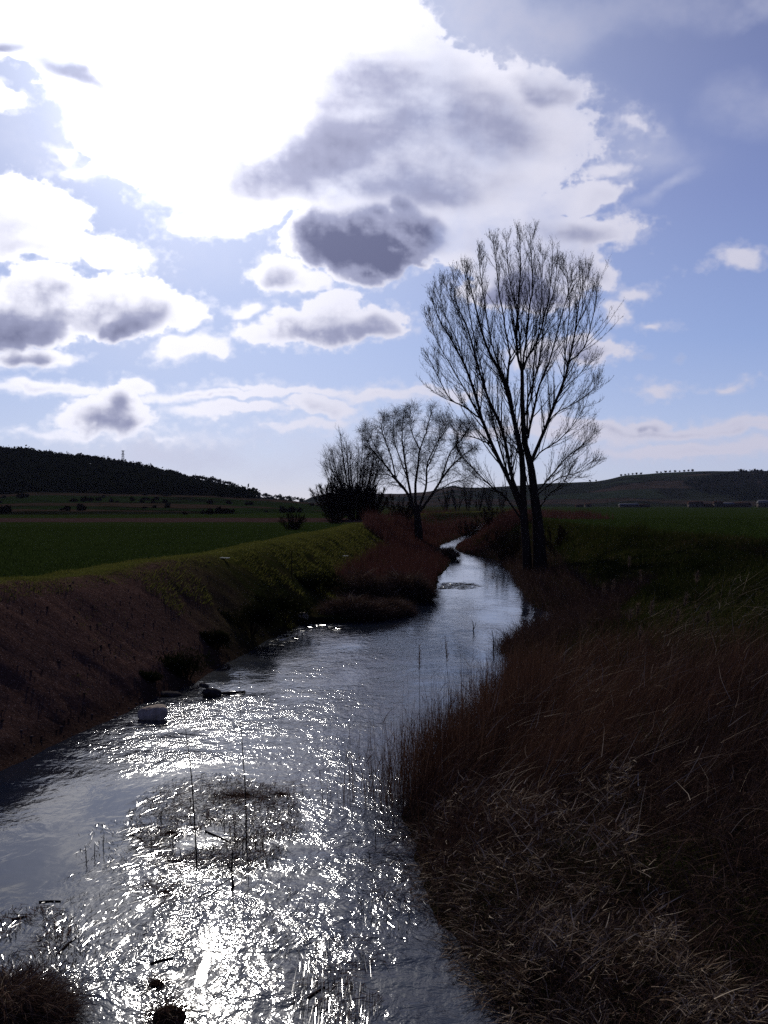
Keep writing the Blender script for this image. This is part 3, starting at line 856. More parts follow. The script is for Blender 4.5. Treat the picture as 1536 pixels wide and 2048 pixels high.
bush_tree('bare_shrub', 'thin scrub growing against the right trunk of the tall poplar', 'shrub', base_at(1108, 62), 1.9, 1.8, 14, 39, rmin=.008, n2=7, up=.4)
bush_tree('bare_shrub', 'scrub bush on the right bank between the poplar and the far bend', 'shrub', base_at(985, 104), 2.7, 3.6, 22, 40, rmin=.011, n2=8, up=.3)
far_lab = ['tall slender bare tree in the dim far row behind the willow', 'leaning slender bare tree in the dim far row behind the willow']
for i, (px, h, wd) in enumerate([(892, 8.5, 3.), (915, 9.5, 2.6), (936, 10.5, 2.4), (957, 9.6, 2.4), (979, 10.6, 2.6), (1002, 9., 3.)]):
    bush_tree('poplar_tree', ['first', 'second', 'third', 'fourth', 'fifth', 'sixth'][i] + ' slender tree counted from the willow in the dim far row', 'tree',
              base_at(px, 330 + 9 * (i % 3)), h, wd * 1.6, 8, 50 + i, rmin=.022, n2=7, group='dim row of far poplars', up=1.4)
# ---------------------------------------------------------------- grasses, reeds and weed
def blades(base, az, lean, curl, L, W, n=3, twist=None, taper=1.6, wig=0., rng=RNG):
    """ribbons: root positions (N,3), heading, lean from the vertical, total curl, length, width"""
    N = len(base)
    P = np.empty((N, n + 1, 3)); P[:, 0] = base
    a = az.copy()
    for k in range(n):
        th = lean + curl * (k + .5) / n
        if wig: a = a + rng.normal(0, wig, N)
        st = (L / n)[:, None]
        P[:, k + 1] = P[:, k] + st * np.stack([np.sin(th) * np.cos(a), np.sin(th) * np.sin(a), np.cos(th)], 1)
    tw = rng.uniform(0, np.pi, N) if twist is None else twist
    wv = np.stack([np.cos(tw), np.sin(tw), rng.normal(0, .25, N)], 1)
    t = np.linspace(0, 1, n + 1)
    wd = (W[:, None] * (1 - .92 * t[None] ** taper) * .5)[..., None]
    V = np.stack([P - wv[:, None] * wd, P + wv[:, None] * wd], 2)       # N,n+1,2,3
    idx = np.arange(N * (n + 1) * 2).reshape(N, n + 1, 2)
    f = np.stack([idx[:, :-1, 0], idx[:, :-1, 1], idx[:, 1:, 1], idx[:, 1:, 0]], -1).reshape(-1, 4)
    return V.reshape(-1, 3), f


def join(*vf):
    V, Fs, b = [], [], 0
    for v, f in vf:
        V.append(v); Fs.append(f + b); b += len(v)
    return np.concatenate(V), Fs


def blade_mat(name, stops, trans=.25, gloss=0., rough=.4, patch=1.5, tcol=None):
    m, k = mat(name)
    gg = k.new('ShaderNodeNewGeometry')
    f = k.math('ADD', k.math('MULTIPLY', gg.outputs['Random Per Island'], .7), k.math('MULTIPLY', k.noise(gg.outputs['Position'], patch, 3., .6), .3))
    c = k.ramp(f, stops)
    d = k.new('ShaderNodeBsdfDiffuse'); k.put(d.inputs[0], c)
    sh = d.outputs[0]
    if trans:
        t = k.new('ShaderNodeBsdfTranslucent'); k.put(t.inputs[0], k.mix(1., c, tcol, 'MULTIPLY') if tcol else c)
        mx = k.new('ShaderNodeMixShader'); mx.inputs[0].default_value = trans
        k.l.new(sh, mx.inputs[1]); k.l.new(t.outputs[0], mx.inputs[2]); sh = mx.outputs[0]
    if gloss:
        gl_ = k.new('ShaderNodeBsdfGlossy'); gl_.inputs['Roughness'].default_value = rough; gl_.inputs[0].default_value = (.8, .8, .8, 1)
        mx = k.new('ShaderNodeMixShader')
        fr = k.new('ShaderNodeFresnel'); fr.inputs[0].default_value = 1.4
        k.put(mx.inputs[0], k.math('MULTIPLY', k.math('MULTIPLY', fr.outputs[0], gloss), k.sstep(gg.outputs['Random Per Island'], .35, .8)))
        k.l.new(sh, mx.inputs[1]); k.l.new(gl_.outputs[0], mx.inputs[2]); sh = mx.outputs[0]
    o = k.new('ShaderNodeOutputMaterial'); k.l.new(sh, o.inputs[0])
    return m


REED = blade_mat('red_brown_reed', [(.1, (.034, .017, .011)), (.4, (.072, .036, .024)), (.7, (.12, .064, .043)), (.86, (.18, .11, .075)), (.97, (.30, .23, .17))], .18)
REEDFAR = blade_mat('red_reed', [(.1, (.055, .022, .018)), (.5, (.095, .038, .031)), (.9, (.15, .075, .058))], .15)
STRAW = blade_mat('bleached_reed', [(.1, (.07, .045, .028)), (.4, (.16, .11, .072)), (.65, (.32, .24, .165)), (.93, (.60, .51, .38))], .10)
SEDGE = blade_mat('dead_sedge', [(.1, (.026, .015, .011)), (.5, (.07, .040, .030)), (.8, (.13, .083, .063)), (.96, (.24, .19, .15))], .12)
GRASSD = blade_mat('rank_grass', [(.1, (.012, .018, .005)), (.5, (.023, .031, .008)), (.8, (.044, .042, .013)), (.96, (.09, .068, .034))], .28, patch=.7)
GRASSL = blade_mat('short_turf', [(.1, (.038, .044, .009)), (.5, (.072, .076, .017)), (.85, (.112, .102, .029)), (.97, (.16, .12, .06))], .45, patch=.8)
CROP = blade_mat('young_corn', [(.1, (.014, .025, .006)), (.5, (.025, .039, .010)), (.9, (.040, .056, .016))], .35, patch=.3)
DRYG = blade_mat('dry_grass', [(.1, (.035, .022, .012)), (.5, (.065, .044, .023)), (.9, (.12, .09, .05))], .2, patch=.8)
WEED = blade_mat('wet_weed', [(.1, (.012, .010, .007)), (.6, (.030, .025, .016)), (.92, (.10, .085, .06))], .1, .40, .16)


def scatter(n, ylo, yhi, xfun, p=1.0, rng=RNG):
    """n spots; x from xfun(Y, r) and Y denser near the viewer by power p"""
    r = rng.random(n)
    if p == 1: Y = ylo * (yhi / ylo) ** r
    else: Y = ylo + (yhi - ylo) * r ** p
    X = xfun(Y, rng.random(n))
    return X, Y


def rooted(X, Y, dz=-.02): return np.stack([X, Y, land_z(X, Y) + dz], 1)


U = lambda a, b, n: RNG.uniform(a, b, n)
NRM = lambda m, s, n: RNG.normal(m, s, n)

# --- the big reed bed in the right foreground
N = 46000
X, Y = scatter(N, 11., 27, lambda y, r: shoreR(y) - .05 + (5.2 * sst(8, 14, y) + .6 * vnoise(y * .7, y * 0, 71)) * r ** .85, .9)
dR = X - shoreR(Y)
keep = (vnoise(X * 1.1, Y * 1.1, 72) > .22) & ~((Y > 24.2) & (Y < 28) & (dR < 1.5)) & (RNG.random(N) < sst(6.2, 3.4, dR + .32 * np.maximum(Y - 16, 0) + 1.2 * fbm(X * .5, Y * .5, 3, 73)))
X, Y, dR = X[keep], Y[keep], dR[keep]; n = len(X)
edge = sst(1.4, .2, dR) * sst(14, 15.5, Y)
flat = sst(13.8, 11.5, Y + 1.2 * fbm(X, Y, 3, 74)) 
clump = vnoise(X * 1.6, Y * 1.6, 75)
Lh = (.55 + .65 * clump) * U(.6, 1.2, n) * (1 - .35 * flat)
azm = NRM(.35, .5, n) + 1.6 * fbm(X * .6, Y * .6, 3, 76)          # the wind has laid most of it over to the right
lean = np.abs(NRM(.42, .2, n)) * (1 - .75 * edge) + .35 * flat + .25 * (1 - clump) * (1 - edge)
b1 = blades(rooted(X, Y), azm, lean, NRM(.35, .3, n) * (1 - .6 * edge), Lh, U(.004, .007, n) * (1 + .8 * (RNG.random(n) < .12)), 4, wig=.12)
# stems standing along the water's edge, taller than the rest
N = 5200
Y = U(13.8, 22.0, N); X = shoreR(Y) + NRM(.12, .42, N) + .25 * vnoise(Y * 2, Y * 0, 77) - .1
k = RNG.random(N) < .35 + .65 * vnoise(X * 1.5, Y * 1.2, 78); X, Y = X[k], Y[k]; n = len(X)
base = rooted(X, Y); base[:, 2] = np.maximum(base[:, 2], -.15)
hh_ = U(.6, 1.25, n) + .55 * (RNG.random(n) < .07)
b2 = blades(base, U(0, 6.28, n), np.abs(NRM(.05, .06, n)), NRM(.12, .14, n), hh_, U(.005, .009, n), 5, wig=.2)
# leaf blades hanging off those stems
sel = RNG.random(n) < .8
bl = base[sel] + np.stack([NRM(0, .03, sel.sum()), NRM(0, .03, sel.sum()), hh_[sel] * U(.3, .8, sel.sum())], 1)
b3 = blades(bl, U(0, 6.28, len(bl)), U(.25, .7, len(bl)), U(.4, 1.4, len(bl)), U(.15, .38, len(bl)), U(.005, .010, len(bl)), 4)
# loose pale stalks lying across it
N = 2300
X, Y = scatter(N, 9.5, 24, lambda y, r: shoreR(y) + .2 + 5. * r, .9)
base = rooted(X, Y); base[:, 2] += U(.15, .75, N) * sst(0, .8, X - shoreR(Y))
b4 = blades(base, NRM(.4, .7, N), U(.8, 1.45, N), NRM(.2, .25, N), U(.25, .95, N), U(.003, .0065, N), 4, wig=.1)
tag(link_mesh('broken_stalks', *b4, STRAW), 'loose pale stalks lying across the red brown reed bed', 'reed stalks', kind='stuff')
v, f = join(b1, b2, b3)
tag(link_mesh('reed_bed', v, f, REED), 'dense bed of dry red brown reeds leaning over on the near right bank', 'reeds', kind='stuff')

# --- flattened, bleached litter at its near end
N = 11000
X, Y = scatter(N, 7.0, 13., lambda y, r: shoreR(y) - .14 + (1.45 + .30 * np.clip(y - 8, 0, 4) - .5 * np.maximum(y - 12.2, 0)) * r ** 1.0, 1)
k = RNG.random(len(X)) < .15 + 1.3 * sst(.3, .7, vnoise(X * 2.2, Y * 2.2, 85)); X, Y = X[k], Y[k]
n = len(X); dR = X - shoreR(Y)
hump = .10 + .38 * sst(.0, .55, dR) * (.5 + .8 * vnoise(X * 1.2, Y * 1.2, 81)) + .12 * fbm(X * 3, Y * 3, 2, 82)
dirn = 2.2 * fbm(X * .9, Y * .9, 3, 83) * 3 + NRM(0, 1.5, n)
over = sst(.35, .0, dR)
dirn = np.where(RNG.random(n) < over, np.pi + NRM(.3, .5, n), dirn)
base = rooted(X, Y, 0.); base[:, 2] += hump * U(.35, 1.05, n)
thin = vnoise(X * 1.7, Y * 1.7, 84)
b5 = blades(base, dirn, U(.6, 1.5, n) + .2 * over, U(-.1, .45, n) + .6 * over, U(.06, .17, n) + .2 * RNG.random(n) ** 4, U(.006, .014, n) * (.5 + .75 * thin), 4, wig=.22)
N = 9000
X, Y = scatter(N, 7.2, 14., lambda y, r: shoreR(y) + 4.6 * r, 1)
base = rooted(X, Y, 0.)
b6 = blades(base, U(0, 6.28, N), U(.1, 1., N), U(0, .8, N), U(.2, .6, N), U(.004, .007, N), 4, wig=.15)
v, f = b5
tag(link_mesh('reed_litter', v, f, STRAW), 'bleached broken reed leaves matted flat at the near right edge of the stream', 'reed litter', kind='stuff')
v, f = b6
X, Y = scatter(16000, 7.0, 14.5, lambda y, r: shoreR(y) - .1 + 4.4 * r, 1)
n = len(X); dR = X - shoreR(Y)
base = rooted(X, Y, 0.); base[:, 2] += .25 * sst(0, .6, dR) * U(0, 1, n)
b7 = blades(base, U(0, 6.28, n), U(.7, 1.5, n), U(0, 1., n), U(.15, .5, n), U(.005, .011, n), 3)
v, f = join(b6, b7)
tag(link_mesh('dead_undergrowth', v, f, SEDGE), 'dark rotting stems under the bleached reed litter on the near right', 'undergrowth', kind='stuff')
# right of it, rank dark stems up the slope
N = 30000
X, Y = scatter(N, 7.0, 17.5, lambda y, r: shoreR(y) + 2.6 + 6.5 * r, 1)
n = len(X); clump = vnoise(X * 1.3, Y * 1.3, 86)
b8 = blades(rooted(X, Y), NRM(.5, .6, n) + 2 * fbm(X * .6, Y * .6, 2, 87), np.abs(NRM(.5, .25, n)), NRM(.4, .3, n), (.3 + .7 * clump) * U(.6, 1.2, n), U(.003, .007, n), 4, wig=.12)
tag(link_mesh('dry_stems', *b8, SEDGE), 'thin dark dead stems leaning up the near right slope', 'dead grass', kind='stuff')

# --- tangled dead reeds on the tongue beyond, right of the stream
N = 15000
X, Y = scatter(N, 27.2, 40, lambda y, r: shoreR(y) - .15 + 3.4 * r ** 1.1, .9)
n = len(X); dR = X - shoreR(Y)
base = rooted(X, Y, 0.); base[:, 2] += .35 * sst(0, .8, dR) * U(0, 1, n) * vnoise(X * 1.3, Y * 1.3, 88)
b9 = blades(base, U(0, 6.28, n), np.abs(NRM(.8, .45, n)), U(.2, 1.3, n), U(.25, .8, n), U(.007, .014, n), 4, wig=.15)
X, Y = scatter(9000, 38, 86, lambda y, r: shoreR(y) - .1 + 2.6 * r, 1)
n = len(X)
b10 = blades(rooted(X, Y), U(0, 6.28, n), np.abs(NRM(.35, .3, n)), U(.1, 1., n), U(.3, .9, n), U(.012, .022, n), 3)
v, f = join(b9, b10)
tag(link_mesh('tangled_reeds', v, f, SEDGE), 'tangled dead reeds along the right edge of the stream below the poplar', 'dead reeds', kind='stuff')

# --- reddish reeds on the marsh shelf, left, and round the far bend
N = 17000
X, Y = scatter(N, 45, 84, lambda y, r: np.minimum(crestL(y) + 2.4, shoreL(y) - .5) * (1 - r) + (shoreL(y) - .1) * r, .95)
k = (RNG.random(N) < .25 + 1.0 * vnoise(X * .6, Y * .3, 91)); X, Y = X[k], Y[k]; n = len(X)
b11 = blades(rooted(X, Y), U(0, 6.28, n), np.abs(NRM(.14, .12, n)), NRM(.2, .2, n), U(.5, 1.25, n) * (1 + .6 * (RNG.random(n) < .05)) * (.65 + .5 * vnoise(X * .5, Y * .5, 92)) * np.clip(.22 + (shoreL(Y) - X) / 5 + .6 * (Y < 62), .22, .85), U(.012, .022, n), 3, wig=.15)
X, Y = scatter(11000, 84, 150, lambda y, r: shoreL(y) - .1 - (1 - r) * 6.5, 1)
n = len(X)
b12 = blades(rooted(X, Y), U(0, 6.28, n), np.abs(NRM(.12, .1, n)), NRM(.2, .2, n), U(.8, 1.7, n) * (.5 + .7 * vnoise(X * .35, Y * .25, 93)) * np.clip(.14 + (shoreL(Y) - X) / 7, .14, 1), U(.025, .05, n), 3)
X, Y = scatter(10000, 84, 150, lambda y, r: shoreR(y) + .1 + r ** 1.3 * 5.5, 1)
n = len(X)
b13 = blades(rooted(X, Y), U(0, 6.28, n), np.abs(NRM(.12, .1, n)), NRM(.2, .2, n), U(.7, 1.5, n) * (.5 + .7 * vnoise(X * .35, Y * .25, 94)) * np.clip(.16 + (X - shoreR(Y)) / 6, .16, 1), U(.025, .05, n), 3)
X, Y = scatter(7000, 140, 260, lambda y, r: shoreL(y) - 14 + r * 34, 1)
n = len(X)
b14 = blades(rooted(X, Y), U(0, 6.28, n), np.abs(NRM(.15, .12, n)), NRM(.2, .2, n), U(.8, 2.0, n) * vnoise(X * .2, Y * .1, 95), U(.06, .11, n), 3)
v, f = join(b11, b12, b13, b14)
pass
tag(link_mesh('marsh_reeds', v, f, REEDFAR), 'reddish standing reeds on the marsh shelf and round the far bend', 'reeds', kind='stuff')

# --- rank grass on the right bank
N = 52000
X, Y = scatter(N, 13., 62, lambda y, r: shoreR(y) + 2.4 + (crestR(y) - shoreR(y) + .6) * r, 1)
n = len(X); clump = vnoise(X * 1.1, Y * 1.1, 96)
b15 = blades(rooted(X, Y), NRM(-1.2, 1.1, n), np.abs(NRM(.45, .25, n)), U(.2, 1.1, n), (.12 + .36 * clump ** 2) * U(.7, 1.3, n) * (1 + Y / 70), U(.006, .011, n) * (1 + Y / 30), 3)
N = 16000
X, Y = scatter(N, 62, 150, lambda y, r: shoreR(y) + 1.6 + (crestR(y) - shoreR(y) + 1.5) * r, 1)
n = len(X)
b16 = blades(rooted(X, Y), U(0, 6.28, n), np.abs(NRM(.4, .25, n)), U(.2, 1., n), U(.2, .55, n), U(.03, .06, n), 2)
v, f = join(b15, b16)
tag(link_mesh('bank_grass', v, f, GRASSD), 'rank dark green grass covering the right bank', 'grass', kind='stuff')
# dry grass along the track on top
N = 17000
X, Y = scatter(N, 30, 120, lambda y, r: crestR(y) - .6 + 4.0 * r, 1)
n = len(X); clump = vnoise(X * .9, Y * .7, 97)
k = clump > .35; X, Y, clump = X[k], Y[k], clump[k]; n = len(X)
b17 = blades(rooted(X, Y), U(0, 6.28, n), np.abs(NRM(.35, .25, n)), U(.2, .9, n), (.08 + .30 * clump ** 2) * U(.7, 1.3, n), U(.010, .016, n) * (1 + Y / 60), 2)
tag(link_mesh('dry_grass', *b17, DRYG), 'pale dry grass along the track on top of the right bank', 'dry grass', kind='stuff')

# --- short turf on the left bank's crest and green slope
N = 62000
X, Y = scatter(N, 14.5, 110, lambda y, r: crestL(y) - 2.9 + 3.5 * r, 1)
n = len(X); clump = vnoise(X * 1.6, Y * 1.2, 98)
b18 = blades(rooted(X, Y), U(0, 6.28, n), np.abs(NRM(.4, .25, n)), U(.1, .9, n), (.035 + .10 * clump ** 2) * U(.7, 1.3, n), U(.005, .008, n) * (1 + Y / 22), 2)
N = 34000
X, Y = scatter(N, 27, 100, lambda y, r: crestL(y) + .3 + 3.3 * r, 1)
k = (vnoise(X * .9, Y * .7, 99) + .55 * sst(30, 46, Y) - .25 * np.clip(X - crestL(Y) - 1, 0, 3) * .6) > .62
X, Y = X[k], Y[k]; n = len(X)
b19 = blades(rooted(X, Y), U(-.6, .9, n), np.abs(NRM(.6, .25, n)), U(.1, .9, n), U(.05, .20, n), U(.008, .012, n) * (1 + Y / 30), 2)
v, f = join(b18, b19)
tag(link_mesh('turf', v, f, GRASSL), 'short yellow green turf along the top of the left bank', 'grass', kind='stuff')
# --- young crop in the fields
N = 42000
X, Y = scatter(N, 20, 100, lambda y, r: crestL(y) - 3.0 - (y * .42) * r, 1)
n = len(X)
b20 = blades(rooted(X, Y), U(0, 6.28, n), np.abs(NRM(.4, .25, n)), U(.1, .8, n), U(.08, .17, n) * (.6 + .8 * vnoise(X * .3, Y * .2, 101)), U(.012, .02, n) * (1 + Y / 30), 2)
N = 26000
X, Y = scatter(N, 40, 160, lambda y, r: crestR(y) + 3.2 + (y * .35) * r, 1)
n = len(X)
b21 = blades(rooted(X, Y), U(0, 6.28, n), np.abs(NRM(.4, .25, n)), U(.1, .8, n), U(.10, .2, n) * (.6 + .8 * vnoise(X * .3, Y * .2, 102)), U(.02, .03, n) * (1 + Y / 40), 2)
v, f = join(b20, b21)
tag(link_mesh('field_crop', v, f, CROP), 'short green crop covering the flat fields either side', 'crop', kind='stuff')

# --- weed and drowned leaves combed along the surface
def weed(px, py, rx, ry, n, ang, spread, L, W, swirl=0., wig=.035):
    x0, y0, _ = on(px, py, 0)
    r = np.sqrt(RNG.random(n)); t = U(0, 6.28, n)
    PX = px + rx * r * np.cos(t); PY = py + ry * r * np.sin(t)
    Yw = EYE * F / (PY - HOR); Xw = (PX - CX) / F * Yw
    k = (Xw < shoreR(Yw) - .05) & (Xw > shoreL(Yw) + .05) & (vnoise(Xw * 3, Yw * 2, 111) > .25)
    Xw, Yw = Xw[k], Yw[k]; n = len(Xw)
    a = ang + NRM(0, spread, n) + swirl * (np.arctan2(Yw - y0, Xw - x0)) + (1.6 if wig > .02 else .5) * fbm(Xw * .9, Yw * .7, 2, 112)
    base = np.stack([Xw, Yw, U(-.004, .012, n)], 1)
    le = L[0] + (L[1] - L[0]) * RNG.random(n) ** 1.8
    lean = NRM(math.pi / 2 - .05, .05, n)
    return blades(base, a, lean, U(.0, .10, n), le, U(W[0], W[1], n), 6, twist=a + math.pi / 2 + NRM(0, .1, n), wig=wig, taper=3)


ws = [weed(430, 1650, 180, 105, 7000, -1.9, .28, (.05, .24), (.003, .007), .12), weed(350, 1850, 280, 150, 3400, -1.75, .25, (.04, .16), (.003, .006)),
      weed(675, 1975, 90, 105, 700, -1.58, .03, (.15, .5), (.0015, .003), 0., .008), weed(790, 1720, 95, 150, 1000, -1.7, .2, (.05, .2), (.003, .006)),
      weed(60, 1890, 120, 80, 900, -1.4, .3, (.05, .22), (.003, .007)), weed(250, 1690, 110, 50, 500, -1.3, .3, (.05, .22), (.003, .007)),
      weed(620, 1256, 70, 8, 300, .2, .6, (.1, .35), (.010, .016)), weed(905, 1172, 52, 7, 800, .3, .8, (.2, .6), (.02, .03)), weed(545, 1280, 50, 12, 160, .3, .6, (.1, .3), (.01, .016)),
      weed(1110, 1336, 90, 10, 400, .2, .8, (.1, .4), (.01, .02)), weed(450, 1388, 40, 5, 90, .2, .5, (.1, .3), (.008, .014))]
v, f = join(*ws)
tag(link_mesh('floating_weed', v, f, WEED), 'combed streamers of drowned reed leaf and weed on the water surface', 'water weed', kind='stuff')

# matt drowned stems tangled in the weed bed
def drowned(px, py, rx, ry, n):
    v = weed(px, py, rx, ry, n, -1.7, .7, (.08, .34), (.004, .009), .5)
    v[0][:, 2] += .012
    return v


v, f = join(drowned(435, 1645, 165, 92, 2300), drowned(560, 1590, 60, 30, 260), drowned(480, 1592, 60, 20, 260), drowned(800, 1700, 60, 120, 300), drowned(330, 1780, 60, 30, 160), drowned(60, 1860, 90, 50, 200), drowned(690, 1960, 90, 90, 200))
tag(link_mesh('drowned_reeds', v, f, SEDGE), 'dark tangle of drowned reed stems in the weed bed', 'dead reeds', kind='stuff')
# ---------------------------------------------------------------- single things
def hit(px, py, y0=6., y1=400.):
    """where the view ray through a photo pixel meets the banks"""
    Y = np.geomspace(y0, y1, 4000)
    X = (px - CX) / F * Y; Z = EYE - (py - HOR) / F * Y
    g_ = np.maximum(land_z(X, Y), 0)
    i = int(np.argmax(Z <= g_)) if (Z <= g_).any() else len(Y) - 1
    return (float(X[i]), float(Y[i]), float(g_[i]))


ORD = ['first', 'second', 'third', 'fourth', 'fifth', 'sixth', 'seventh', 'eighth', 'ninth', 'tenth', 'eleventh', 'twelfth', 'thirteenth', 'fourteenth', 'fifteenth', 'sixteenth', 'seventeenth', 'eighteenth', 'nineteenth', 'twentieth']


def stone_mat(name, a, b, sc_=12.):
    return bark_mat(name, a, b, sc_)


PALE = stone_mat('pale_concrete', (.36, .29, .21), (.66, .55, .41))
DARKR = stone_mat('wet_rock', (.030, .026, .024), (.09, .08, .07))
STEM = bark_mat('dead_stalk_bark', (.020, .013, .010), (.06, .04, .03), 40)


def rock(name, label, cat, c, size, m, seed, cubic=.5, tilt=(0, 0, 0), group=None, cut=.80):
    import bmesh
    bm = bmesh.new(); bmesh.ops.create_icosphere(bm, subdivisions=4, radius=1)
    r = np.random.default_rng(seed)
    cuts = [Vector(r.normal(0, 1, 3)).normalized() for _ in range(9)]
    for v in bm.verts:
        p = v.co.copy()
        q = Vector([math.copysign(abs(t) ** (1 - cubic), t) for t in p]) * .8
        for cdir in cuts:
            d = q.dot(cdir)
            if d > cut: q -= cdir * (d - cut)
        n = float(fbm(q.x * 2.2 + q.z + seed, q.y * 2.2 - q.z, 4, seed)) * .22
        v.co = Vector((q.x * size[0], q.y * size[1], q.z * size[2])) * (1 + n)
    me = bpy.data.meshes.new(name); bm.to_mesh(me); bm.free(); me.materials.append(m)
    o = bpy.data.objects.new(name, me); COL.objects.link(o); o.location = c; o.rotation_euler = tilt
    return tag(o, label, cat, group)


x, y, z = on(302, 1440, 0)
rock('concrete_block', 'pale angular block of stone sitting in the riffle near the left bank', 'stone block', (x, y + .1, .06), (.34, .25, .20), PALE, 5, .55, (.12, -.16, .35), cut=.62)
x, y, z = on(424, 1391, 0)
rock('rock', 'dark jagged rock at the edge of the riffle, beyond the pale block', 'rock', (x, y, .05), (.24, .17, .12), DARKR, 8, .4, (.1, .2, .6))
x, y, z = on(408, 1381, 0)
rock('rock', 'small dark rock leaning on the far side of the jagged rock', 'rock', (x, y, .10), (.13, .10, .06), DARKR, 9, .3, (.1, .3, .4))
x, y, z = on(342, 1391, 0)
rock('rock', 'flat wet rock touching the left bank beside the riffle', 'rock', (x, y, .02), (.28, .18, .07), DARKR, 12, .3, (.05, .1, .3))
x, y, z = hit(606, 1238)
rock('rock', 'rounded whitish rock on the left shore in front of the sedge mounds', 'rock', (x, y, z + .08), (.22, .2, .15), PALE, 10, .2, (.1, .1, .4))

# scraps of pale litter on the left bank
def scrap(label, px, py, w_, seed):
    X, Y, Z = hit(px, py)
    r = np.random.default_rng(seed)
    nu, nv = 9, 7
    gu, gv = np.meshgrid(np.linspace(-1, 1, nu), np.linspace(-1, 1, nv))
    rim = 1 + .5 * fbm(gu * 1.3 + seed, gv * 1.3, 3, seed)
    P = np.stack([X + gu * w_ * rim, Y + gv * w_ * .6 * rim, Z + .04 + w_ * .45 * np.abs(fbm(gu * 2 + seed, gv * 2, 3, seed + 1)) * 2 + 0 * gu], -1)
    top = P.reshape(-1, 3); bot = top - np.array([0, 0, .012])
    f1 = grid_faces(nv, nu); f2 = f1[:, ::-1] + nv * nu
    m, k = mat('white_plastic_film'); d = k.new('ShaderNodeBsdfDiffuse'); d.inputs[0].default_value = (.62, .64, .63, 1)
    t = k.new('ShaderNodeBsdfTranslucent'); t.inputs[0].default_value = (.5, .52, .5, 1); mx = k.new('ShaderNodeMixShader'); mx.inputs[0].default_value = .4
    o_ = k.new('ShaderNodeOutputMaterial'); k.l.new(d.outputs[0], mx.inputs[1]); k.l.new(t.outputs[0], mx.inputs[2]); k.l.new(mx.outputs[0], o_.inputs[0])
    o = link_mesh('plastic_scrap', np.concatenate([top, bot]), [np.concatenate([f1, f2])], m, smooth=True)
    tag(o, label, 'litter')


scrap('crumpled white plastic scrap lying on the brow of the left bank', 449, 1119, .15, 3)
scrap('small white scrap low on the green slope above the red reeds', 688, 1114, .20, 6)

# low dark bushes along the left shore: leaf clusters on short stems
LEAF = blade_mat('dark_bush_leaf', [(.1, (.008, .010, .004)), (.5, (.016, .019, .007)), (.9, (.034, .034, .014))], .15, patch=3)


def bush(name, label, px, py, w_, h_, seed, n=2600, leaf=.05):
    c = hit(px, py)
    r = np.random.default_rng(seed)
    root = empty(name, c, label, 'shrub', 'low bushes on the left shore')
    bpy.context.view_layer.update()
    lobes = [(r.uniform(-.6, .6) * w_, r.uniform(-.4, .4) * w_, r.uniform(.25, .62) * h_, r.uniform(.28, .5)) for _ in range(9)]
    P = []
    for (lx, ly, lz, q) in lobes:
        m_ = n // 9
        d = r.normal(0, 1, (m_, 3)); d /= np.linalg.norm(d, axis=1)[:, None]
        rad = q * r.uniform(.45, 1.1, (m_, 1))
        P.append(np.array([lx, ly, lz]) + d * rad * np.array([w_, w_ * .8, h_ * .9]))
    P = np.concatenate(P); P[:, 2] = np.maximum(P[:, 2], .0)
    P = P + np.array(c)
    gr = np.maximum(land_z(P[:, 0], P[:, 1]), 0)
    P[:, 2] = np.maximum(P[:, 2], gr)
    m_ = len(P)
    v, f = blades(P, r.uniform(0, 6.28, m_), r.uniform(.2, 1.5, m_), r.uniform(0, .8, m_), leaf * r.uniform(.7, 2.2, m_), leaf * r.uniform(.35, .7, m_), 2, rng=r)
    link_mesh('crown', v, f, LEAF, root)
    L = []
    for (lx, ly, lz, q) in lobes:
        p1 = np.array(c) + np.array([lx, ly, lz + q * h_ * .5])
        L.append((spline([np.array(c) + np.array([lx * .15, ly * .15, -.1]), np.array(c) + np.array([lx * .5, ly * .5, lz * .5]), p1], 6), np.linspace(.02, .005, 6)))
    v, f = tubes(L, 5)
    link_mesh('stem', v, f, SCRUB, root)


bush('shrub', 'dark rounded bush at the waterline just beyond the dark jagged rock', 372, 1358, .62, .62, 61)
bush('shrub', 'small dark bush higher on the bare slope beside the waterline bush', 432, 1298, .50, .50, 62)
bush('shrub', 'low creeping bush left of the waterline bush on the bare earth', 305, 1365, .36, .22, 63, 1200)
bush('shrub', 'broad dark bush where the bare earth turns to green slope', 500, 1265, 1.1, .95, 64, 4200, .06)
bush('shrub', 'tallest dark bush against the green slope, nearest the sedge mounds', 568, 1245, 1.15, 1.15, 65, 4600, .06)
bush('shrub', 'dark bush at the top of the shore behind the sedge mounds', 640, 1190, 1.2, 1.0, 66, 3600, .07)

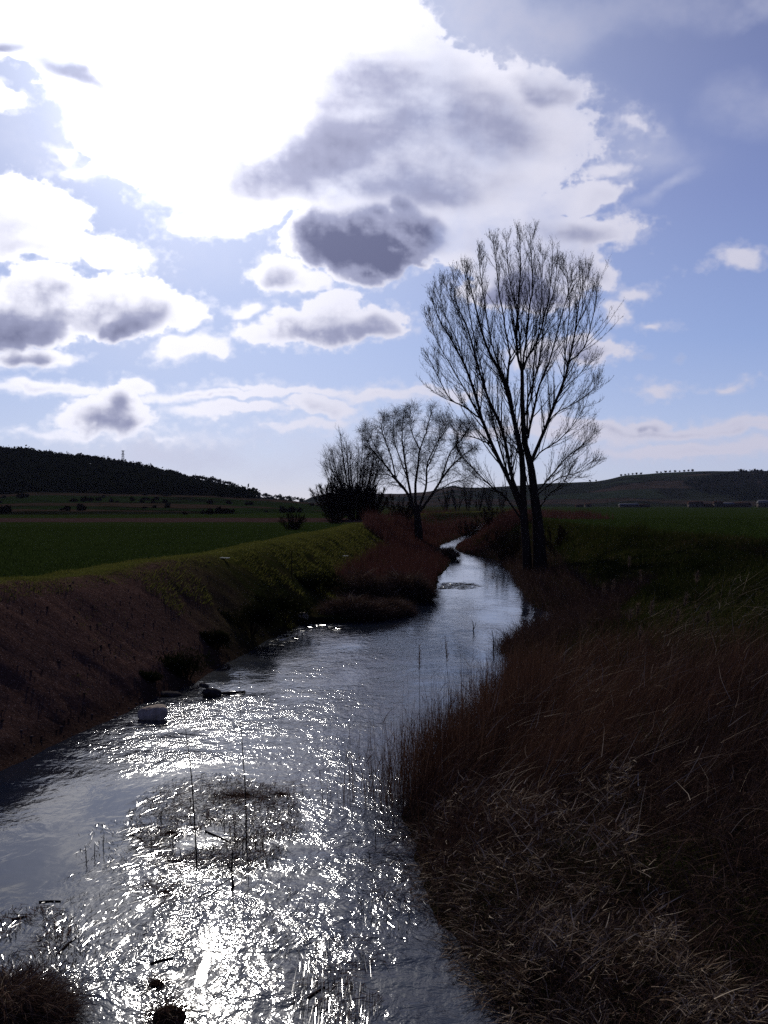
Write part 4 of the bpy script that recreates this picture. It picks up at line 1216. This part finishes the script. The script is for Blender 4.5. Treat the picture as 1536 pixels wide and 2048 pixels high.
# sedge tussocks: blades drooping all round from a raised crown
def tussock(label, c, rx, ry, h_, n, seed, L=(.3, .7), W=(.006, .012), m=None, group='sedge mounds along the stream', low=0.):
    r = np.random.default_rng(seed)
    root = empty('sedge_tussock', c, label, 'sedge', group)
    bpy.context.view_layer.update()
    q = np.sqrt(r.random(n)); t = r.uniform(0, 6.28, n)
    lump = 1 + .45 * fbm(np.cos(t) * 1.7 + seed, np.sin(t) * 1.7, 3, seed)
    lx, ly = q * np.cos(t) * lump * rx, q * np.sin(t) * lump * ry
    top = h_ * (1 - q ** 2.2) * (.75 + .6 * vnoise(lx / rx * 2.2 + seed, ly / ry * 2.2, seed))
    P = np.stack([c[0] + lx, c[1] + ly, np.full(n, c[2]) + top * r.uniform(.5, 1.0, n) - .02], 1)
    out_ = np.arctan2(ly / ry, lx / rx)
    v, f = blades(P, out_ + r.normal(0, .7, n), r.uniform(.55 + low, 1.45, n), r.uniform(.4, 1.6 - low, n), r.uniform(L[0], L[1], n), r.uniform(W[0], W[1], n), 4, wig=.12, rng=r)
    link_mesh('leaves', v, f, m or SEDGE, root)
    m2 = n // 6
    k2 = r.permutation(n)[:m2]
    v, f = blades(P[k2] + np.array([0, 0, .03]), out_[k2] + r.normal(0, 1.2, m2), r.uniform(.5, 1.5, m2), r.uniform(.1, 1., m2), r.uniform(L[0], L[1], m2) * .8, r.uniform(W[0], W[1], m2), 4, wig=.12, rng=r)
    link_mesh('dead_leaves', v, f, STRAW, root)
    # the peaty root mass underneath
    nu, nv = 28, 9
    T_, Q_ = np.meshgrid(np.linspace(0, 2 * np.pi, nu, endpoint=False), np.linspace(0, 1, nv))
    lm = 1 + .45 * fbm(np.cos(T_) * 1.7 + seed, np.sin(T_) * 1.7, 3, seed)
    bx, by = Q_ * np.cos(T_) * lm * rx * .95, Q_ * np.sin(T_) * lm * ry * .95
    bz = h_ * .62 * (1 - Q_ ** 2.4) + .06 * fbm(bx * 5, by * 5, 3, seed) - .12 * Q_ ** 6
    V = np.stack([c[0] + bx, c[1] + by, c[2] + bz], -1).reshape(-1, 3)
    a = (np.arange(nv - 1)[:, None] * nu + np.arange(nu)[None]).ravel(); b = (np.arange(nv - 1)[:, None] * nu + (np.arange(nu)[None] + 1) % nu).ravel()
    link_mesh('root_mass', V, np.stack([a, b, b + nu, a + nu], 1), PEAT, root, smooth=True)


PEAT = bark_mat('peat', (.012, .008, .006), (.035, .022, .016), 14)
def g0(px, py, z=0): x, y, _ = on(px, py, z); return (x, y, z)
tussock('dark sedge tussock with straggling straw blades in the bottom left corner', g0(5, 2050), .55, .52, .30, 3600, 71, (.18, .45), (.004, .008))
tussock('small brown tussock awash in the glare at the near end of the stream', g0(335, 2040), .17, .16, .15, 420, 72, (.08, .2), (.004, .007))
tussock('tiny drowned tussock just beyond the small awash tussock', g0(312, 1972), .10, .06, .06, 160, 73, (.06, .16), (.004, .007))
tussock('low sedge mound nearest the whitish rock on the left shore', (-1.1, 37.3, .05), 1.35, 1.0, .55, 5200, 74, (.3, .75), (.010, .018))
tussock('right hand low sedge mound whose tip reaches into the stream', (.15, 38.6, .0), .85, 1.0, .42, 3400, 75, (.3, .7), (.010, .018))
tussock('high dark sedge mound in front of the red reeds, left half', (-1.0, 43.5, .1), 1.3, 1.5, .95, 5200, 76, (.4, .9), (.011, .02))
tussock('high dark sedge mound in front of the red reeds, right half', (.9, 44.6, .05), 1.2, 1.5, .98, 5200, 77, (.4, .9), (.011, .02))
tussock('sedge mound at the narrow bend of the stream', (4.6, 79, .1), .9, 2.5, .65, 2600, 78, (.4, .8), (.02, .03))
tussock('lone black tuft of grass drowned under the tall thin stalk', g0(478, 1592), .26, .11, .035, 420, 79, (.08, .24), (.004, .008), low=.75)
tussock('flat dark tuft beside the drowned black tuft', g0(560, 1590), .14, .08, .03, 200, 80, (.06, .2), (.004, .008), low=.75)
for i, (px, py, k) in enumerate([(342, 1668, .8), (330, 1785, .7), (420, 1640, .6)]):
    tussock(['dark soggy tuft on the left side of the weed bed', 'dark soggy tuft below the weed bed', 'dark soggy tuft in the middle of the weed bed'][i], g0(px, py), .14 * k, .08 * k, .025, 140, 81 + i, (.05, .18), (.004, .007), low=.75)


# stalks and sticks standing or lying in the water
def stalk(name, label, cat, pts, r0, r1, group=None, n=10, extra=None, m=None):
    c = pts[0]
    L = [(spline(pts, n), np.linspace(r0, r1, n))]
    for e in extra or []: L.append((spline(e[0], 6), np.linspace(e[1], e[2], 6)))
    v, f = tubes(L, 6)
    o = link_mesh(name, v - np.array(c), f, m or STEM, smooth=True)
    o.location = c
    return tag(o, label, cat, group)


def up(px0, py0, pts):
    """a stalk rooted where the water is seen at (px0,py0), passing the listed pixels in its own upright plane"""
    x, y, _ = on(px0, py0, 0)
    return [(x, y, -.12)] + [at(a, b, y) for a, b in pts]


stalk('reed_stalk', 'tallest thin dark reed stalk standing out of the weed bed', 'reed', up(492, 1692, [(491, 1600), (486, 1520), (481, 1440), (479, 1345)]), .0095, .002)
stalk('reed_stalk', 'second tall thin stalk, slightly leaning, left of the tallest one', 'reed', up(394, 1735, [(388, 1640), (381, 1540), (372, 1470), (363, 1395)]), .0095, .002)
x, y, _ = on(466, 1775, 0)
stalk('forked_branch', 'dark forked branch poking up from the glittering weed', 'branch', [(x, y, -.1), at(463, 1740, y), at(465, 1700, y)], .012, .006, n=8, extra=[([at(464, 1748, y), at(452, 1728, y), at(442, 1722, y)], .007, .003), ([at(466, 1770, y), at(470, 1780, y), at(474, 1785, y - .1)], .008, .004)])
a_, b_, c_ = on(396, 1797, .02), on(455, 1762, .03), on(524, 1712, .04)
stalk('driftwood_stick', 'long thin stick lying aslant beside the forked branch', 'stick', [a_, b_, c_], .007, .003)
for lab, p, q in [('short dark stick floating alone on the blue water at left', (76, 1806), (120, 1804)), ('bent twig floating below the lone stick at left', (22, 1842), (52, 1834)),
                  ('thin twig reaching out from the corner tussock', (112, 1912), (150, 1876)), ('dark stick across the left of the weed bed', (258, 1670), (285, 1682)),
                  ('dark stick lodged in the middle of the weed bed', (345, 1676), (362, 1666)), ('short stick on the right of the weed bed', (410, 1664), (460, 1686)),
                  ('level stick below the middle of the weed bed', (335, 1724), (368, 1725)), ('stick drifting on the glare near the small awash tussock', (300, 1930), (345, 1918)),
                  ('thin stick among the combed streamers at lower right', (615, 2000), (650, 1976)), ('grey log end beside the dark jagged rock in the riffle', (445, 1389), (490, 1385))]:
    a_, b_ = np.array(on(*p, .004)), np.array(on(*q, .006))
    mid_ = (a_ + b_) / 2 + np.array([0, .012, .0])
    stalk('driftwood_stick', lab, 'stick', [tuple(a_), tuple(mid_), tuple(b_)], .012 if 'log' not in lab else .05, .006 if 'log' not in lab else .035, n=7)
stubs = [(320, 1642, 28), (300, 1702, 20), (346, 1700, 30), (362, 1720, 22), (408, 1660, 20), (425, 1700, 26), (448, 1662, 42), (470, 1668, 24), (484, 1720, 50), (497, 1760, 40), (512, 1700, 22), (524, 1692, 34), (172, 1722, 30), (188, 1716, 26), (205, 1700, 34), (752, 1690, 44), (738, 1730, 24)]
for i, (px, py, h_) in enumerate(sorted(stubs)):
    ln = RNG.uniform(-6, 6)
    where = 'weed patch at left' if px < 250 else ('weed bed' if px < 600 else 'right edge of the stream')
    k = [s_ for s_ in sorted(stubs) if (s_[0] < 250) == (px < 250) and (s_[0] > 600) == (px > 600)].index((px, py, h_))
    stalk('stalk_stub', ORD[k] + ' broken stalk from the left in the ' + where, 'stalk', up(px, py, [(px + ln * .4, py - h_ * .5), (px + ln, py - h_)]), .006, .003, 'broken stalks in the water', 5)
for lab, px, py, h_ in [('dark upright sprout standing in mid stream beyond the reeds', 946, 1262, 22), ('bent sprout in the stream off the right tongue of dead reeds', 986, 1302, 42), ('short sprout in the narrow water by the left mounds', 893, 1142, 14), ('sprout in the stream under the poplar', 986, 1136, 14)]:
    stalk('water_sprout', lab, 'sprout', up(px, py, [(px + 1, py - h_ * .5), (px - 2, py - h_)]), .018, .008, None, 5, extra=[([up(px, py, [(px, py)])[1], up(px, py, [(px + 4, py - h_ * .4)])[1], up(px, py, [(px + 6, py - h_ * .8)])[1]], .012, .005)])
X, Y, Z = hit(583, 1152)
stalk('stake', 'thin dark stake standing on the green slope of the left bank', 'stake', [(X, Y, Z - .1), at(583, 1130, Y), at(582, 1100, Y)], .018, .014, n=5)

# feathery plumes above the right bank
plm = sorted([(1227, 1161), (1206, 1168), (1372, 1189), (1356, 1223), (1303, 1206), (1262, 1223), (1415, 1227), (1281, 1143), (1258, 1115), (1279, 1258), (1275, 1210), (1394, 1147), (890, 1272), (838, 1292)])
PLUME = blade_mat('reed_plume', [(.1, (.07, .047, .036)), (.6, (.15, .105, .08)), (.95, (.25, .19, .15))], .22)
for i, (px, py) in enumerate(plm):
    if px > 1000: X, Y, Z = hit(px - 8, py + 115)
    else: X, Y, Z = on(px, py + 240, 0)
    r = np.random.default_rng(200 + i)
    tip = np.array(at(px, py, Y)); b0 = np.array((X, Y, Z - .05))
    where = 'above the right bank grass' if px > 1000 else 'over the waterside reeds'
    k = i if px < 1000 else i - 2
    root = empty('plume_reed', tuple(b0), ORD[k] + ' feathery reed plume from the left ' + where, 'reed', 'feathery reed plumes')
    bpy.context.view_layer.update()
    P = spline([b0, b0 * .5 + tip * .5 + r.normal(0, .03, 3), tip], 12)
    v, f = tubes([(P, np.linspace(.005, .002, 12))], 5)
    link_mesh('stem', v, f, REED, root)
    n = 130 if px > 1000 else 70
    q = r.uniform(.80, 1.0, n)
    idx = q * 11; ii = np.minimum(idx.astype(int), 10); fr = (idx - ii)[:, None]
    bp_ = P[ii] * (1 - fr) + P[ii + 1] * fr
    sc_ = 1 if px > 1000 else .6
    v, f = blades(bp_, r.normal(.3, 1.1, n), r.uniform(.2, .7, n), r.uniform(.1, .9, n), sc_ * r.uniform(.06, .17, n) * (1.3 - (q - .8) * 3), r.uniform(.005, .010, n), 3, rng=r)
    link_mesh('plume', v, f, PLUME, root)

# stones strewn over the bare bank
import bmesh
bm = bmesh.new(); bmesh.ops.create_icosphere(bm, subdivisions=1, radius=1)
ico = np.array([v.co[:] for v in bm.verts]); icf = np.array([[v.index for v in f.verts] for f in bm.faces]); bm.free()
N = 2600
Y = U(13, 34, N); q = RNG.random(N)
X = shoreL(Y) + .05 - (shoreL(Y) - crestL(Y) - .2) * q ** 1.5
sz = .007 + .024 * RNG.random(N) ** 6 + .02 * (q < .05) * RNG.random(N)
Vp = ico[None] * (sz[:, None, None] * np.stack([U(.8, 1.5, N), U(.8, 1.5, N), U(.4, .8, N)], 1)[:, None]) * (1 + NRM(0, .12, (N, len(ico), 1)))
Vp = Vp + np.stack([X, Y, land_z(X, Y) + .01], 1)[:, None]
PEB = blade_mat('pebble', [(.1, (.035, .022, .018)), (.6, (.085, .058, .048)), (.97, (.22, .17, .15))], 0)
tag(link_mesh('pebbles', Vp.reshape(-1, 3), (np.arange(N)[:, None, None] * len(ico) + icf[None]).reshape(-1, 3), PEB), 'pebbles and clods strewn over the bare left bank', 'pebbles', kind='stuff')
# clods of dead grass tufts on the bare slope
N = 9000
X, Y = scatter(N, 13, 40, lambda y, r: crestL(y) - .1 + 2.9 * r ** 2.2, 1)
k = vnoise(X * 1.4, Y * .9, 121) > .78 - .3 * sst(24, 36, Y); X, Y = X[k], Y[k]; n = len(X)
tag(link_mesh('scant_grass', *blades(rooted(X, Y), U(0, 6.28, n), np.abs(NRM(.5, .3, n)), U(.2, 1., n), U(.03, .10, n), U(.006, .010, n), 2), GRASSL), 'scant grass rooted in the bare left bank', 'grass', kind='stuff')

# ---------------------------------------------------------------- woods on the hills
NEEDLE = blade_mat('pine_needle', [(.1, (.006, .008, .004)), (.6, (.012, .015, .007)), (.95, (.024, .026, .012))], .1, patch=.05)


def tree_cloud(P, H, n, seed, leaf):
    """pines: trunk ribbons and clustered crowns for every spot in P"""
    r = np.random.default_rng(seed)
    m_ = len(P)
    ce = P[:, None] + np.stack([r.normal(0, .20, (m_, n)) * H[:, None], r.normal(0, .20, (m_, n)) * H[:, None], (.68 + r.normal(0, .15, (m_, n))) * H[:, None]], -1)
    d1 = r.normal(0, 1, (m_, n, 3)); d2 = r.normal(0, 1, (m_, n, 3))
    s_ = (leaf * H)[:, None, None]
    V = np.stack([ce - d1 * s_ * .5, ce + d2 * s_ * .5, ce + d1 * s_ * .5, ce - d2 * s_ * .5], 2)
    f = np.arange(m_ * n * 4).reshape(-1, 4)
    w_ = .025 * H
    tv = np.stack([P + np.stack([-w_, 0 * w_, -.5 + 0 * w_], 1), P + np.stack([w_, 0 * w_, -.5 + 0 * w_], 1), P + np.stack([0 * w_, w_, -.5 + 0 * w_], 1), P + np.stack([0 * w_, 0 * w_, H * .8], 1)], 1).reshape(-1, 3)
    i4 = np.arange(m_)[:, None] * 4 + m_ * n * 4
    tf = np.concatenate([i4 + np.array([[0, 1, 3]]), i4 + np.array([[1, 2, 3]]), i4 + np.array([[2, 0, 3]])])
    return np.concatenate([V.reshape(-1, 3), tv]), [f, tf]


def on_hill(Hh, px, t):
    u = (px - CX) / F
    Y = Hh[2] + (Hh[3] - Hh[2]) * t
    return np.stack([u * Y, Y, hill_z(Hh, u, t)], -1)


N = 4200
px = U(-330, 505, N); t = np.concatenate([U(.0, 1.02, N - 900), U(.93, 1.02, 900)])
k = (vnoise(px / 30, t * 6, 131) > .08 + .25 * (t < .12)) & ~((np.abs(px - 390) < 45) & (t < .25)) & (RNG.random(N) < np.where(px > 400, .55, 1))
P = on_hill(H1, px[k], t[k])
Hh_ = U(4.2, 7.2, len(P))
tag(link_mesh('pine_wood', *tree_cloud(P, Hh_, 46, 5, .17), NEEDLE), 'dark pine wood covering the ridge on the left', 'pine wood', kind='stuff')
N = 700
px = U(300, 606, N); t = np.concatenate([U(.2, 1.0, 500), U(.95, 1.01, 200)])
k = RNG.random(N) < np.where(px > 480, .35, .8)
P = on_hill(H2, px[k], t[k])
tag(link_mesh('scrub_wood', *tree_cloud(P, U(2.5, 5.5, len(P)), 26, 6, .2), NEEDLE), 'thin scrub on the second ridge on the left', 'scrub', kind='stuff')
N = 2600
px = U(1365, 1900, N); t = U(.18, .80, N)
k = (t < .80 - .0 * px) & (t > .50 - (px - 1365) / 420) & (t < .56 + (px - 1365) / 500)
P = on_hill(H3, px[k], t[k])
tag(link_mesh('pine_wood', *tree_cloud(P, U(6, 10, len(P)), 16, 7, .26), NEEDLE), 'block of dark pine wood on the slope behind the farm on the right', 'pine wood', kind='stuff')
# hedges between the fields on the left
hp = []
for (x0, y0, x1, y1, n) in [(-40, 1040, 640, 1022, 60), (-40, 1026, 360, 1014, 60), (150, 1002, 640, 1012, 50), (-60, 1006, 330, 1000, 60), (0, 996, 60, 994, 40), (205, 995, 300, 990, 50)]:
    tt_ = RNG.random(n); tt_ = tt_[vnoise(tt_ * 9, tt_ * 0 + y0, 141) > .5]
    for q in tt_:
        a, b = x0 + (x1 - x0) * q, y0 + (y1 - y0) * q + RNG.normal(0, .8)
        Y = np.linspace(120, 555, 900); u = (a - CX) / F
        tH = (Y - H0[2]) / (H0[3] - H0[2])
        zz = np.where(tH > 0, np.maximum(hill_z(H0, np.full(900, u), np.clip(tH, 0, 1)), FIELD_L), FIELD_L)
        i = np.argmax((EYE - (b - HOR) / F * Y) <= zz)
        if i: hp.append((u * Y[i], Y[i], zz[i]))
hp = np.array(hp)
tag(link_mesh('hedge_scrub', *tree_cloud(hp - np.array([0, 0, .5]), U(.7, 1.7, len(hp)), 34, 8, .42), SCRUB), 'broken hedge scrub dividing the left hand fields', 'hedge', kind='stuff')


def far_tree(label, P, H, seed, group=None):
    root = empty('hill_tree', P, label, 'tree', group)
    bpy.context.view_layer.update()
    v, f = tree_cloud(np.array([P]) - np.array([0, 0, H * .22]), np.array([H]), 90, seed, .22)
    link_mesh('crown', v, f[0], NEEDLE, root)
    v, f = tubes([(np.array([(P[0], P[1], P[2] - .4), (P[0], P[1], P[2] + H * .4), (P[0], P[1], P[2] + H * .75)]), np.array([.04, .03, .015]) * H)], 6)
    link_mesh('trunk', v, f, SCRUB, root)


for lab, px, Hh in [('lone round tree on the tail of the second ridge', 517, 5.5), ('smaller lone tree right of the round one on the second ridge', 567, 4.), ('small tree on the crest of the second ridge', 395, 5.)]:
    far_tree(lab, tuple(on_hill(H2, np.array([px]), np.array([1.0]))[0]), Hh, int(px))
row = [1192, 1180, 1242, 1250, 1257, 1265, 1273, 1282, 1314, 1322, 1331, 1340, 1350, 1359, 1368, 1377, 1385, 1132]
for i, px in enumerate(sorted(row)):
    far_tree(ORD[i] + ' small tree from the left along the crest of the right hand hill', tuple(on_hill(H3, np.array([px]), np.array([1.0]))[0]), float(RNG.uniform(3.5, 6.5)), px, 'trees along the right crest')

# ---------------------------------------------------------------- pylon on the left ridge
P = on_hill(H1, np.array([246.]), np.array([1.0]))[0]
Hp = 14.2
STEEL = bark_mat('galvanised_steel', (.12, .12, .13), (.17, .17, .18), 2)
pyl = empty('pylon', tuple(P), 'lattice steel pylon rising above the pine wood on the left ridge', 'pylon')
bpy.context.view_layer.update()
def wid(h): return np.interp(h, [0, .72, 1], [1.35, .55, .42])
legs = [[(P + np.array([sx_ * wid(h), sy_ * wid(h), h * Hp - .3 * (h == 0)])) for h in np.linspace(0, 1, 6)] for sx_ in (-1, 1) for sy_ in (-1, 1)]
for L in legs:
    v, f = tubes([(np.array(L), np.full(6, .10))], 4); link_mesh('leg', v, f, STEEL, pyl)
br = []
hs = np.linspace(.04, 1, 9)
for a, b in zip(hs[:-1], hs[1:]):
    for (c0, c1) in [((-1, -1), (1, -1)), ((1, -1), (1, 1)), ((1, 1), (-1, 1)), ((-1, 1), (-1, -1))]:
        for (p, q) in ((c0, c1), (c1, c0)):
            br.append((np.array([P + np.array([p[0] * wid(a), p[1] * wid(a), a * Hp]), P + np.array([q[0] * wid(b), q[1] * wid(b), b * Hp])]), np.full(2, .045)))
v, f = tubes(br, 4); link_mesh('bracing', v, f, STEEL, pyl)
for h in (.80, .97):
    arm = [(np.array([P + np.array([-1.5, 0, h * Hp]), P + np.array([1.5, 0, h * Hp])]), np.full(2, .07)), (np.array([P + np.array([-1.5, 0, h * Hp]), P + np.array([0, 0, h * Hp + .5])]), np.full(2, .05)), (np.array([P + np.array([1.5, 0, h * Hp]), P + np.array([0, 0, h * Hp + .5])]), np.full(2, .05))]
    v, f = tubes(arm, 4); link_mesh('crossarm', v, f, STEEL, pyl)


# ---------------------------------------------------------------- farm buildings under the right hand hill
def flat_mat(name, c, n=.25):
    return bark_mat(name, tuple(x * (1 - n) for x in c), tuple(x * (1 + n) for x in c), .8)


WALL1, WALL2 = flat_mat('rendered_wall', (.10, .085, .075)), flat_mat('brick_wall', (.06, .036, .03))
ROOF1, ROOF2 = flat_mat('pale_sheet_roof', (.17, .17, .18)), flat_mat('clay_tile_roof', (.075, .04, .03))
DARKP = flat_mat('dark_opening', (.02, .02, .022))


def boxm(x0, x1, y0, y1, z0, z1):
    V = np.array([(x, y, z) for z in (z0, z1) for y in (y0, y1) for x in (x0, x1)])
    Fq = np.array([[0, 2, 3, 1], [4, 5, 7, 6], [0, 1, 5, 4], [2, 6, 7, 3], [0, 4, 6, 2], [1, 3, 7, 5]])
    return V, Fq


def farm(label, px, py0, wpx, hpx, rpx, Y, wm_, rm, nwin=3, door=.5, depth=9.):
    s_ = Y / F
    X = (px - CX) * s_; w_ = wpx * s_; h_ = hpx * s_; rh = rpx * s_
    Z = FIELD_R
    root = empty('farm_building', (X, Y, Z), label, 'building', 'farm buildings below the right hill')
    bpy.context.view_layer.update()
    v, f = boxm(X - w_ / 2, X + w_ / 2, Y, Y + depth, Z - .5, Z + h_); link_mesh('wall', v, f, wm_, root)
    e = .35
    v = np.array([(X - w_ / 2 - e, Y - e, Z + h_ + .02), (X + w_ / 2 + e, Y - e, Z + h_ + .02), (X + w_ / 2 + e, Y + depth + e, Z + h_ + .02), (X - w_ / 2 - e, Y + depth + e, Z + h_ + .02), (X - w_ / 2 - e, Y + depth / 2, Z + h_ + rh), (X + w_ / 2 + e, Y + depth / 2, Z + h_ + rh)])
    link_mesh('roof', v, [np.array([[0, 1, 5, 4], [2, 3, 4, 5], [0, 3, 2, 1]]), np.array([[0, 4, 3], [1, 2, 5]])], rm, root)
    v, f = boxm(X + (door - .5) * w_ - 1.1, X + (door - .5) * w_ + 1.1, Y - .06, Y + .1, Z - .2, Z + min(2.6, h_ * .8)); link_mesh('door', v, f, DARKP, root)
    for k in range(nwin):
        q = (k + .5) / nwin
        if abs(q - door) < .14: continue
        v, f = boxm(X + (q - .5) * w_ - .55, X + (q - .5) * w_ + .55, Y - .05, Y + .1, Z + h_ * .45, Z + h_ * .8); link_mesh('window', v, f, DARKP, root)


farm('long low barn with a pale sheet roof right of the poplar', 1260, 1015, 36, 4.5, 3.5, 900, WALL1, ROOF1, 5)
farm('low brick shed joined on the right of the long pale barn', 1290, 1015, 20, 4, 2.5, 905, WALL2, ROOF2, 3)
farm('pale gabled farmhouse at the left end of the farm group', 1394, 1010, 26, 7.5, 5, 880, WALL1, ROOF2, 4)
farm('low tiled barn between the farmhouse and the tall pale shed', 1421, 1010, 30, 5, 3.5, 890, WALL2, ROOF2, 4, .3)
farm('taller pale rendered shed in the middle of the farm group', 1439, 1010, 14, 8.5, 4.5, 882, WALL1, ROOF2, 2, .3)
farm('barn with a bright sheet roof right of the tall pale shed', 1458, 1010, 24, 6, 4, 886, WALL2, ROOF1, 3)
farm('long brown brick barn at the right end of the farm group', 1486, 1010, 34, 6, 4, 895, WALL2, ROOF2, 4)
farm('pale house standing apart at the far right edge', 1531, 1010, 20, 9, 6, 870, WALL1, ROOF1, 3)
farm('tiny pale hut far off just right of the poplar trunks', 1178, 1015, 10, 5, 3, 930, WALL1, ROOF2, 2)
farm('small brown hut beside the tiny pale hut', 1160, 1015, 12, 3.5, 2.5, 940, WALL2, ROOF2, 2)
# ---------------------------------------------------------------- air
v, f = boxm(-6300, 6300, -330, 5300, -2, 115)
hzm = bpy.data.materials.new('thin_haze'); hzm.use_nodes = True
hz = NT(hzm.node_tree)
pv = hz.new('ShaderNodeVolumePrincipled'); pv.inputs['Color'].default_value = (.62, .70, 1, 1); pv.inputs['Density'].default_value = .000022; pv.inputs['Anisotropy'].default_value = .15
ho = hz.new('ShaderNodeOutputMaterial'); hz.l.new(pv.outputs[0], ho.inputs['Volume'])
tag(link_mesh('haze', v, f, hzm), 'thin bluish haze lying over the valley', 'haze', kind='stuff')
cy.volume_bounces = 0
